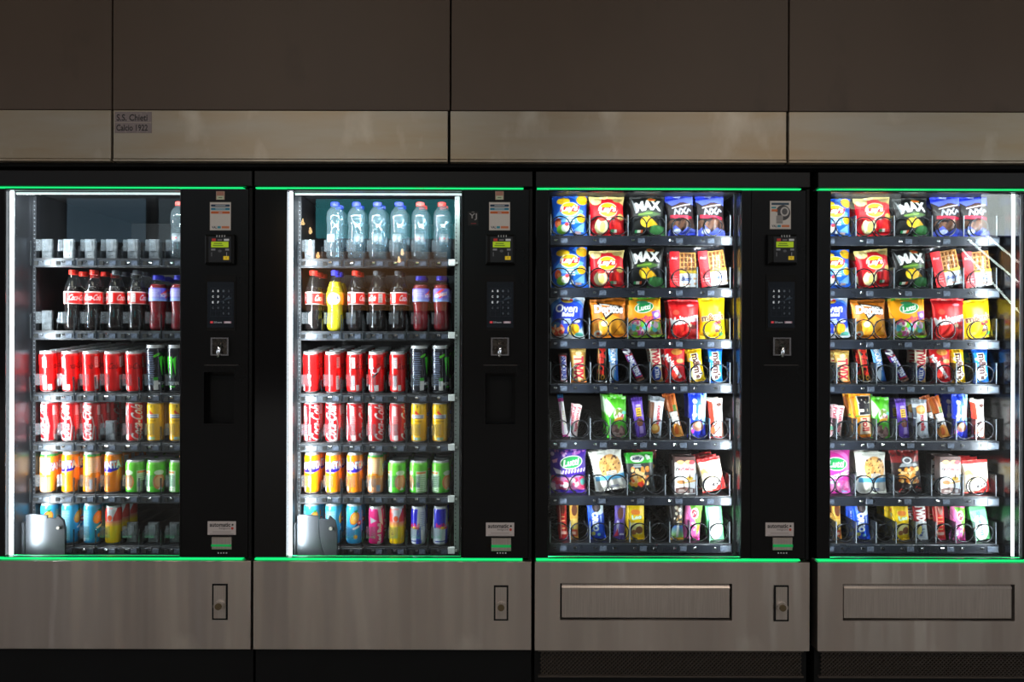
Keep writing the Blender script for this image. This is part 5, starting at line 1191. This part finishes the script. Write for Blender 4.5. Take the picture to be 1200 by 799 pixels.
def p_nutella_box(c):
    c.rect(0, 0, 1, 1, (240, 236, 232)); c.rect(0, 0.84, 1, 1, (70, 44, 40)); c.ell(0.28, 0.84, 0.18, 0.11, (226, 170, 110)); c.ell(0.66, 0.84, 0.18, 0.11, (226, 170, 110)); c.ell(0.82, 0.84, 0.15, 0.10, (216, 50, 60)); c.rect(0, 0.72, 1, 0.775, (240, 236, 232))
    c.text('n', 0.14, 0.66, 0.13, 0.13, (24, 20, 20), bold=0.05); c.text('utella', 0.58, 0.68, 0.68, 0.17, (206, 24, 44), bold=0.04); c.lines(0.45, 0.55, 0.5, 1, 0.05, 0.03, (216, 150, 160)); c.text('&', 0.12, 0.55, 0.08, 0.08, (60, 60, 60))
    c.ell(0.3, 0.32, 0.2, 0.10, (196, 130, 70)); c.band(0.5, 0.30, 0.95, 0.36, 0.08, (236, 170, 70)); c.ell(0.72, 0.42, 0.16, 0.10, (240, 190, 60)); c.band(0.72, 0.44, 0.74, 0.52, 0.06, (110, 60, 30)); c.poly([(0.04, 0.16), (0.5, 0.2), (0.96, 0.15), (0.96, 0.03), (0.04, 0.03)], (100, 66, 60)); c.lines(0.34, 0.11, 0.34, 2, 0.05, 0.03, (226, 216, 210)); c.rect(0.72, 0.05, 0.86, 0.14, (206, 196, 190))
def p_cookies_red(c):
    c.rect(0, 0, 1, 1, (240, 226, 206)); c.rect(0, 0.90, 1, 1, (216, 40, 40)); c.lines(0.5, 0.84, 0.5, 1, 0.05, 0.02, (150, 150, 170)); c.ell(0.72, 0.7, 0.2, 0.14, (240, 190, 100)); c.ell(0.26, 0.5, 0.18, 0.2, (236, 206, 160)); c.blobs(0.15, 0.3, 0.9, 0.72, [(240, 216, 176), (226, 176, 110), (246, 232, 206)], 18, 0.1, 3); c.poly([(0.5, 0.02), (0.98, 0.45), (1, 0.2), (0.9, 0)], (216, 40, 40)); c.ell(0.6, 0.24, 0.24, 0.12, (246, 240, 232), 20); c.ell(0.6, 0.24, 0.2, 0.09, (50, 40, 44), 20); c.blobs(0.5, 0.2, 0.72, 0.28, [(226, 226, 220)], 5, 0.04, 2); c.rect(0, 0, 1, 0.05, (216, 50, 40))
def p_red_bar(c):
    c.rect(0, 0, 1, 1, (206, 40, 36)); c.band(0.25, 0.05, 0.25, 0.95, 0.1, (240, 170, 160)); c.rect(0, 0.94, 1, 1, (130, 200, 140)); c.ell(0.6, 0.8, 0.25, 0.5, (120, 50, 30)); c.rect(0.2, 0.14, 0.85, 0.22, (240, 190, 180)); c.lines(0.55, 0.6, 0.4, 4, 0.4, 0.1, (244, 190, 120)); c.rect(0, 0, 1, 0.04, (190, 30, 90))
def p_yellow_bar(c):
    c.vgrad(0, 1, (226, 160, 70), (240, 180, 70)); c.rect(0, 0.94, 1, 1, (150, 210, 130)); c.ell(0.55, 0.78, 0.32, 0.6, (110, 56, 30)); c.rect(0.15, 0.3, 0.85, 0.56, (250, 210, 110)); c.rect(0.12, 0.10, 0.9, 0.27, (206, 60, 40)); c.rect(0.3, 0.14, 0.75, 0.22, (240, 190, 170)); c.rect(0, 0, 1, 0.05, (220, 150, 90))
def p_oreo(c):
    c.vgrad(0, 1, (6, 70, 206), (10, 80, 214)); c.ell(0.74, 0.78, 0.3, 0.34, (226, 236, 246)); c.ell(0.56, 0.82, 0.26, 0.26, (56, 46, 50)); c.ell(0.56, 0.82, 0.16, 0.16, (96, 84, 88)); vbar(c, 'OREO', (244, 246, 250), u=0.46, v=0.46, L=0.46, H=0.32, bold=0.06); c.ell(0.3, 0.16, 0.12, 0.12, (190, 180, 90)); c.ell(0.62, 0.13, 0.09, 0.09, (150, 220, 250)); c.band(0.8, 0.45, 0.8, 0.6, 0.06, (190, 214, 246)); c.rect(0, 0, 1, 0.05, (6, 50, 160))
def p_milka(c):
    c.vgrad(0, 1, (104, 84, 170), (92, 70, 156)); c.rect(0, 0.93, 1, 1, (56, 40, 110)); c.rect(0.5, 0.82, 0.9, 0.88, (214, 200, 236)); c.ell(0.5, 0.68, 0.26, 0.5, (100, 62, 54)); c.band(0.3, 0.2, 0.3, 0.46, 0.22, (196, 190, 230)); c.poly([(0.05, 0.06), (0.3, 0.3), (0.45, 0.1)], (216, 60, 90)); c.rect(0.5, 0.12, 0.9, 0.17, (220, 210, 240)); c.rect(0, 0, 1, 0.04, (70, 50, 130))
def p_leo(c):
    c.vgrad(0, 1, (236, 190, 10), (246, 206, 20)); c.rect(0, 0.88, 1, 1, (226, 170, 0)); c.ell(0.5, 0.7, 0.26, 0.14, (236, 130, 50)); c.text('Leo', 0.56, 0.58, 0.5, 0.2, (220, 236, 220), rot=6, bold=0.05, line=(50, 140, 90)); c.rect(0.2, 0.16, 0.86, 0.44, (244, 226, 150)); c.ell(0.7, 0.26, 0.2, 0.2, (130, 76, 50)); c.ell(0.4, 0.2, 0.14, 0.14, (150, 90, 60)); c.rect(0, 0, 1, 0.10, (246, 196, 0))
def p_black_gold(c):
    c.rect(0, 0, 1, 1, (50, 44, 44)); c.vgrad(0.05, 0.38, (150, 196, 90), (60, 90, 170)); vbar(c, 'knoppers', (206, 196, 180), u=0.56, v=0.64, L=0.5, H=0.26, bold=0.04) if False else c.blobs(0.35, 0.42, 0.8, 0.85, [(190, 150, 90), (110, 80, 60), (206, 196, 180)], 16, 0.1, 2); c.band(0.55, 0.1, 0.6, 0.36, 0.16, (236, 236, 240)); c.rect(0, 0, 1, 0.06, (226, 170, 60)); c.rect(0, 0.95, 1, 1, (206, 150, 50))
def p_pink_green(c):
    c.vgrad(0, 1, (226, 100, 170), (240, 120, 180)); c.poly([(0.2, 0.9), (1, 0.86), (0.95, 0.3), (0.8, 0.1), (0.7, 0.4)], (110, 190, 60)); c.ell(0.56, 0.66, 0.22, 0.3, (246, 230, 236)); c.text('Mentos', 0.6, 0.64, 0.5, 0.2, (206, 30, 60), rot=-70, bold=0.03) if False else c.ell(0.56, 0.66, 0.16, 0.24, (206, 30, 60)); c.blobs(0.45, 0.58, 0.68, 0.76, [(250, 240, 240)], 6, 0.05, 4); c.blobs(0.15, 0.15, 0.75, 0.42, [(250, 230, 240), (240, 150, 200), (206, 40, 120)], 22, 0.09, 5); c.ell(0.85, 0.3, 0.1, 0.14, (230, 130, 40)); c.rect(0, 0, 1, 0.05, (226, 60, 150))
def p_gum(c):
    c.vgrad(0, 1, (110, 214, 140), (90, 196, 120)); c.rect(0, 0.86, 1, 1, (36, 140, 76)); c.vgrad(0.55, 0.86, (190, 240, 200), (226, 248, 230), 0.2, 0.8); c.ell(0.5, 0.3, 0.42, 0.62, (232, 246, 234)); c.lines(0.5, 0.3, 0.3, 3, 0.2, 0.05, (120, 190, 140))
def p_gum2(c):
    c.vgrad(0, 1, (110, 214, 140), (90, 196, 120)); c.rect(0, 0.86, 1, 1, (36, 140, 76)); c.ell(0.5, 0.36, 0.44, 0.74, (236, 248, 238)); vbar(c, 'SPORTLIFE', (20, 90, 110), v=0.46, L=0.72, H=0.2, bold=0.05)

PACKS = {   # drawing, thickness m, kind, category, description
    'lays_blue': (p_lays_blue, 0.050, 'crisp_bag', 'crisps', 'blue crisp bag with yellow oval logo'),
    'lays_red': (p_lays_red, 0.050, 'crisp_bag', 'crisps', 'red crisp bag with yellow oval logo'),
    'max': (p_max, 0.050, 'crisp_bag', 'crisps', 'black and green ridged crisp bag'),
    'deluxe': (p_deluxe, 0.045, 'crisp_bag', 'crisps', 'blue and brown crisp bag with red banner'),
    'oven': (p_oven, 0.050, 'crisp_bag', 'crisps', 'blue and pale grey baked crisp bag'),
    'doritos': (p_doritos, 0.050, 'crisp_bag', 'crisps', 'orange tortilla chip bag with black triangle'),
    'lutti_orange': (p_lutti_orange, 0.045, 'candy_bag', 'candy', 'orange candy bag with green oval logo'),
    'maltesers': (p_maltesers, 0.045, 'candy_bag', 'candy', 'large red chocolate ball pouch'),
    'mm_yellow': (p_mm_yellow, 0.042, 'candy_bag', 'candy', 'large yellow peanut candy pouch'),
    'snickers': (p_snickers, 0.018, 'chocolate_bar', 'chocolate bar', 'brown bar with white and blue wordmark'),
    'snickers2': (p_snickers2, 0.020, 'chocolate_bar', 'chocolate bar', 'tilted twin bar with blue wordmark'),
    'twix': (p_twix, 0.024, 'chocolate_bar', 'chocolate bar', 'golden biscuit bar with red letters'),
    'twix_xtra': (p_twix_xtra, 0.024, 'chocolate_bar', 'chocolate bar', 'long cream and gold biscuit bar with red letters'),
    'twix_white': (p_twix_white, 0.024, 'chocolate_bar', 'chocolate bar', 'white and dark red biscuit bar'),
    'mars': (p_mars, 0.020, 'chocolate_bar', 'chocolate bar', 'black bar with red script'),
    'bounty': (p_bounty, 0.022, 'chocolate_bar', 'chocolate bar', 'pale blue coconut bar'),
    'malt_small': (p_malt_small, 0.030, 'candy_bag', 'candy', 'small red chocolate ball bag'),
    'mm_small_y': (p_mm_small((248, 200, 10), (220, 170, 0), (250, 236, 170)), 0.028, 'candy_bag', 'candy', 'small yellow candy bag'),
    'mm_small_b': (p_mm_small((30, 130, 220), (20, 90, 190), (170, 210, 240)), 0.028, 'candy_bag', 'candy', 'small blue candy bag'),
    'stick': (p_stick, 0.012, 'candy_stick', 'candy', 'thin white and magenta candy stick'),
    'candy_pink': (p_candy_pink, 0.016, 'candy_stick', 'candy', 'pale pink chewy candy stick'),
    'green_candy': (p_green_candy, 0.035, 'candy_bag', 'candy', 'bright green candy bag'),
    'purple_bar': (p_purple_bar, 0.020, 'chocolate_bar', 'chocolate bar', 'violet bar with yellow panel'),
    'bready': (p_bready, 0.024, 'chocolate_bar', 'chocolate bar', 'silver wafer bar with red wordmark low'),
    'bready2': (p_bready2, 0.024, 'chocolate_bar', 'chocolate bar', 'silver wafer bar with biscuit picture on top'),
    'bifi': (p_bifi, 0.020, 'sausage_snack', 'snack', 'slanting orange sausage snack'),
    'bifi_wide': (p_bifi_wide, 0.030, 'sausage_snack', 'snack', 'broad orange sausage roll pack'),
    'blue_biscuit': (p_blue_biscuit, 0.026, 'biscuit_pack', 'biscuits', 'blue biscuit pack with white words'),
    'bueno': (p_bueno, 0.026, 'chocolate_bar', 'chocolate bar', 'white and red hazelnut bar'),
    'lutti_purple': (p_lutti_purple, 0.050, 'candy_bag', 'candy', 'purple candy bag with green oval logo'),
    'lutti_pink': (p_lutti_pink, 0.050, 'candy_bag', 'candy', 'magenta candy bag with green oval logo'),
    'cookies': (p_cookies, 0.040, 'cookie_bag', 'biscuits', 'white bag with a chocolate chip cookie'),
    'nuts_green': (p_nuts_green, 0.040, 'nut_bag', 'nuts', 'green topped clear nut bag'),
    'nuts_brown': (p_nuts_brown, 0.040, 'nut_bag', 'nuts', 'dark red nut bag with round logo'),
    'nutella_box': (p_nutella_box, 0.035, 'biscuit_box', 'biscuits', 'white biscuit carton with red wordmark'),
    'cookies_red': (p_cookies_red, 0.030, 'cookie_bag', 'biscuits', 'cream biscuit bag with red edges'),
    'red_bar': (p_red_bar, 0.018, 'wafer_bar', 'chocolate bar', 'thin red wafer bar'),
    'yellow_bar': (p_yellow_bar, 0.018, 'wafer_bar', 'chocolate bar', 'thin yellow wafer bar'),
    'oreo': (p_oreo, 0.030, 'biscuit_pack', 'biscuits', 'blue sandwich cookie pack'),
    'milka': (p_milka, 0.022, 'chocolate_bar', 'chocolate bar', 'dusty purple chocolate bar'),
    'leo': (p_leo, 0.028, 'wafer_bar', 'chocolate bar', 'yellow chocolate wafer pack'),
    'black_gold': (p_black_gold, 0.024, 'wafer_bar', 'chocolate bar', 'dark bar with gold ends'),
    'pink_green': (p_pink_green, 0.028, 'candy_bag', 'candy', 'pink and green candy bag'),
    'gum': (p_gum, 0.022, 'gum_pack', 'gum', 'mint green gum carton'),
    'gum2': (p_gum2, 0.022, 'gum_pack', 'gum', 'mint green gum carton with dark letters'),
}
PX = (D_CAM + COIL_Y + COIL_P / 2) / F_PX
PMESH = {}
TRAYN = ['top tray', 'second tray', 'third tray', 'fourth tray', 'fifth tray', 'sixth tray', 'bottom tray']
SMACH = {2: 'third machine', 3: 'rightmost machine'}
def pack_mesh(key, w, h):
    if key not in PMESH:
        fn, t, kind = PACKS[key][:3]
        cv = Canvas(w, h, 0.0017 if w > 0.06 else 0.0014); fn(cv)
        seed = sum(map(ord, key))
        if key == 'nutella_box': me = carton_mesh(kind, cv, t, M_PAPER)
        elif kind == 'gum_pack': me = carton_mesh(kind, cv, t, M_PAPER)
        elif w > 0.06: me = pouch_mesh(kind, cv, t, M_FOIL, seed, 2.0, 0.055, 0.07, 1.0)
        else: me = pouch_mesh(kind, cv, t, M_FOIL, seed, 2.6, 0.05, 0.10, 0.45 if w < 0.04 else 0.7)
        PMESH[key] = (me, w, h)
    return PMESH[key]
waffle_me = None
def new_waffle(w, h):
    e = link('waffle_pack', None); e.empty_display_size = 0.02
    global waffle_me
    if waffle_me is None:
        cv = Canvas(w * 1.18, h * 1.16, 0.004, W_)
        wrap = pouch_mesh('wrapper', cv, 0.040, M_CLEARWRAP, 11, 2.2, 0.06, 0.05, 1.4)
        b = MB(); x0, x1, z0, z1 = -w * 0.10, w * 0.46, h * 0.06, h * 0.98
        b.box(x0, x1, 0.002, 0.012, z0, z1)
        for k in range(5): xx = x0 + (x1 - x0) * k / 4; b.box(xx - 0.0028, xx + 0.0028, -0.008, 0.004, z0, z1, 0.002)
        for k in range(8): zz = z0 + (z1 - z0) * k / 7; b.box(x0 - 0.002, x1 + 0.002, -0.008, 0.004, zz - 0.0028, zz + 0.0028, 0.002)
        c1 = Canvas(w * 0.36, h, 0.0016, (214, 16, 30)); c1.text('Suzy', 0.5, 0.80, 0.6, 0.26, (246, 220, 220), shear=0.2, bold=0.03); c1.band(0.1, 0.42, 0.95, 0.02, 0.03, (240, 140, 140)); c1.lines(0.5, 0.3, 0.7, 3, 0.25, 0.04, (240, 150, 150))
        c2 = Canvas(w * 0.60, h * 0.46, 0.0016, (242, 240, 236)); c2.rect(0, 0.80, 1, 1, (246, 200, 20)); c2.ell(0.4, 0.44, 0.26, 0.24, (226, 232, 240)); c2.text('Suzy', 0.42, 0.45, 0.54, 0.26, (40, 70, 170), shear=0.2, bold=0.05); c2.lines(0.45, 0.16, 0.5, 1, 0.1, 0.05, (236, 130, 60)); c2.ell(0.9, 0.5, 0.07, 0.07, (230, 170, 110)); c2.ell(0.92, 0.2, 0.06, 0.08, (230, 170, 110))
        def flat(n, c): 
            nu, nv = c.nu, c.nv; u, v = np.meshgrid(np.linspace(0, 1, nu), np.linspace(0, 1, nv))
            me = make_mesh(n, np.stack([u * c.w, -0.0015 * np.sin(PI * u), v * c.h], -1).reshape(-1, 3), grid_faces(nu, nv), M_PAPER); set_print(me, c.verts()); return me
        waffle_me = (wrap, b.mesh('waffle', M_WAFFLE), flat('red_label', c1), flat('front_label', c2))
    link('wrapper', waffle_me[0], e); link('waffle', waffle_me[1], e, (0, -0.004, 0))
    link('red_label', waffle_me[2], e, (-w * 0.48, -0.0145, h * 0.02)); link('front_label', waffle_me[3], e, (-w * 0.12, -0.0150, h * 0.03))
    return e

def snack(i, r, key, cx, w, h, rot=0.0, n=1, dx=0.0, note='', start=0):
    """cx, w, h in photo pixels at the depth of the coils; n packs one behind another"""
    W, H = w * PX, h * PX
    a = math.radians(rot)
    bx = (cx - 600) * PX + math.sin(a) * H / 2
    for k in range(start, n):
        y = COIL_Y + COIL_P * (0.5 + 0.88 * k)
        if key == 'waffle':
            o = new_waffle(W, H); kind, cat, desc = 'waffle_pack', 'waffles', 'clear waffle pack with red strip'
        else:
            me, mw, mh = pack_mesh(key, W, H)
            _, t, kind, cat, desc = PACKS[key]
            o = link(kind, me)
            o.scale = (W / mw, 1, H / mh)
        j = 0 if k == 0 else RND.uniform(-1, 1)
        ar = a + math.radians(3 * j)
        o.location = (bx + dx * k + 0.003 * j, y, SNACK_Z[r] + abs(math.sin(ar)) * W / 2 + 0.001)
        o.rotation_euler = (-0.05 if kind not in ('biscuit_box',) else -0.02, -ar, math.radians(RND.uniform(-5, 5)))
        if note and k == 0: lab = f'front {desc} {note}, {TRAYN[r]}, {SMACH[i]}'.replace('with red banner ', '')
        elif k == 0: lab = f'{desc}, front in {TRAYN[r]}, {SMACH[i]}'
        else: lab = f'{desc}, {ORD[k]} back{" " + note if note else ""}, {TRAYN[r]}, {SMACH[i]}'.replace('blue and brown crisp bag with red banner', 'blue and brown crisp bag')
        if len(lab.split()) > 16: lab = lab.replace('beside the black bag', 'beside black bag').replace(' with a ', ' with ').replace('long cream and gold', 'long cream').replace(' with white and blue wordmark', ' with blue wordmark')
        if len(lab.split()) > 16: print('LONG', lab)
        tag(o, lab, cat, f'{cat} in the snack machines')
def row(i, r, items):
    for it in items: snack(i, r, *it[:6], **(it[6] if len(it) > 6 else {}))
A = 'beside black bag'; B = 'at right end'
row(2, 0, [('lays_blue', 667, 42, 49, 0, 2), ('lays_red', 711, 42, 47, 1, 2), ('max', 758, 41, 48, 0, 2), ('deluxe', 797, 33, 48, 5, 2, dict(note=A)), ('deluxe', 832, 34, 49, 2, 2, dict(note=B))])
row(2, 1, [('lays_blue', 667, 43, 48, 1, 2), ('lays_red', 711, 41, 44, 1, 2), ('max', 757, 41, 49, 0, 2), ('waffle', 799, 32, 42, 0, 2, dict(note=A)), ('waffle', 834, 32, 42, 7, 2, dict(note=B))])
row(2, 2, [('oven', 664.5, 41, 48, 0, 2), ('doritos', 713, 42, 46, 3, 2), ('lutti_orange', 754, 43, 48, 3, 2), ('maltesers', 801, 37, 46, 0, 2), ('mm_yellow', 834, 31, 48, 1, 2)])
row(2, 3, [('snickers', 660.5, 8.5, 34, 2, 2), ('twix', 678, 18, 41, 0, 2), ('mars', 706, 10, 42, 0, 2), ('bounty', 719, 11, 42, 2, 1), ('snickers2', 742, 9.5, 43, 25, 1), ('twix_xtra', 769, 13, 42, 5, 2), ('malt_small', 791, 25, 41, 2, 2), ('mm_small_y', 815, 19, 38, 8, 3), ('mm_small_b', 838, 18, 41, 0, 2)])
row(2, 4, [('stick', 660, 7, 50, 8, 2), ('candy_pink', 674, 11, 38, -9, 2), ('green_candy', 723, 24, 48, 2, 4), ('purple_bar', 749, 13, 47, 7, 3), ('bready', 769, 17, 47, -6, 2), ('bifi', 790, 13, 51, 12, 2), ('blue_biscuit', 817, 22, 53, -2, 2), ('bueno', 839, 18, 46, 2, 2)])
row(2, 5, [('lutti_purple', 666, 44, 53, 0, 2), ('cookies', 713, 38, 47, 10, 2), ('nuts_green', 750, 34, 46, 4, 1), ('nutella_box', 802, 24, 43, 0, 2), ('cookies_red', 834, 28, 39, 12, 3)])
snack(2, 5, 'nuts_brown', 756, 36, 52, 0, 3, start=1)
row(2, 6, [('red_bar', 660, 11, 44, 3, 3), ('yellow_bar', 673, 11, 44, 0, 2), ('oreo', 699, 20, 45, 4, 2), ('milka', 727, 14, 45, -3, 1), ('leo', 745, 22, 46, 0, 3), ('black_gold', 793, 17, 45, 0, 2), ('pink_green', 812, 21, 46, -6, 1), ('gum', 837, 19, 44, 4, 4)])
row(3, 0, [('lays_blue', 976, 42, 46, 0, 2), ('lays_red', 1023, 42, 46, 4, 2), ('max', 1067, 42, 46, 2, 2), ('deluxe', 1109, 34, 48, 4, 2, dict(note=A)), ('deluxe', 1141, 34, 49, 3, 2, dict(note=B))])
row(3, 1, [('lays_blue', 976, 43, 45, 2, 2), ('lays_red', 1023, 41, 44, 6, 2), ('max', 1066, 41, 47, 2, 2), ('waffle', 1107, 32, 40, 10, 2, dict(note=A)), ('waffle', 1143, 32, 44, 6, 2, dict(note=B))])
row(3, 2, [('oven', 974, 41, 47, 3, 2), ('doritos', 1018, 40, 46, 2, 2), ('lutti_orange', 1063, 43, 48, 3, 2), ('maltesers', 1111, 39, 48, 0, 2), ('mm_yellow', 1144, 34, 45, 6, 2)])
row(3, 3, [('snickers', 968, 8.5, 34, 2, 1), ('twix', 987, 18, 38, 1, 2), ('mars', 1014, 10, 40, 8, 2), ('bounty', 1030, 11, 41, 9, 1), ('snickers2', 1051, 9.5, 43, 28, 1), ('twix_xtra', 1078.5, 14, 41, -3, 2), ('malt_small', 1102, 25, 41, 3, 2), ('mm_small_y', 1122, 17, 40, 3, 3), ('mm_small_b', 1149, 18, 40, 2, 2)])
row(3, 4, [('candy_pink', 981, 14, 38, -8, 2), ('bifi_wide', 1010, 26, 52, 4, 2), ('green_candy', 1032, 22, 48, 1, 3), ('purple_bar', 1058, 13, 46, 5, 3), ('bready2', 1079, 18, 45, 3, 2), ('bifi', 1101, 13, 49, 14, 2), ('blue_biscuit', 1125, 20, 52, -2, 3), ('bueno', 1146, 17, 46, 0, 2)])
row(3, 5, [('lutti_pink', 977, 42, 53, 0, 2), ('cookies', 1021, 36, 48, 1, 2), ('nuts_brown', 1062, 36, 50, 4, 2), ('nutella_box', 1111, 24, 44, 0, 2), ('cookies_red', 1144, 31, 38, 5, 3)])
row(3, 6, [('yellow_bar', 981, 11, 44, 1, 2), ('oreo', 1009, 20, 45, 3, 3), ('leo', 1056, 21, 45, 1, 3), ('twix_white', 1079, 16, 44, 3, 2), ('red_bar', 1101, 14, 44, 2, 2), ('pink_green', 1123, 19, 43, -2, 2), ('gum2', 1147, 19, 40, 10, 4)])
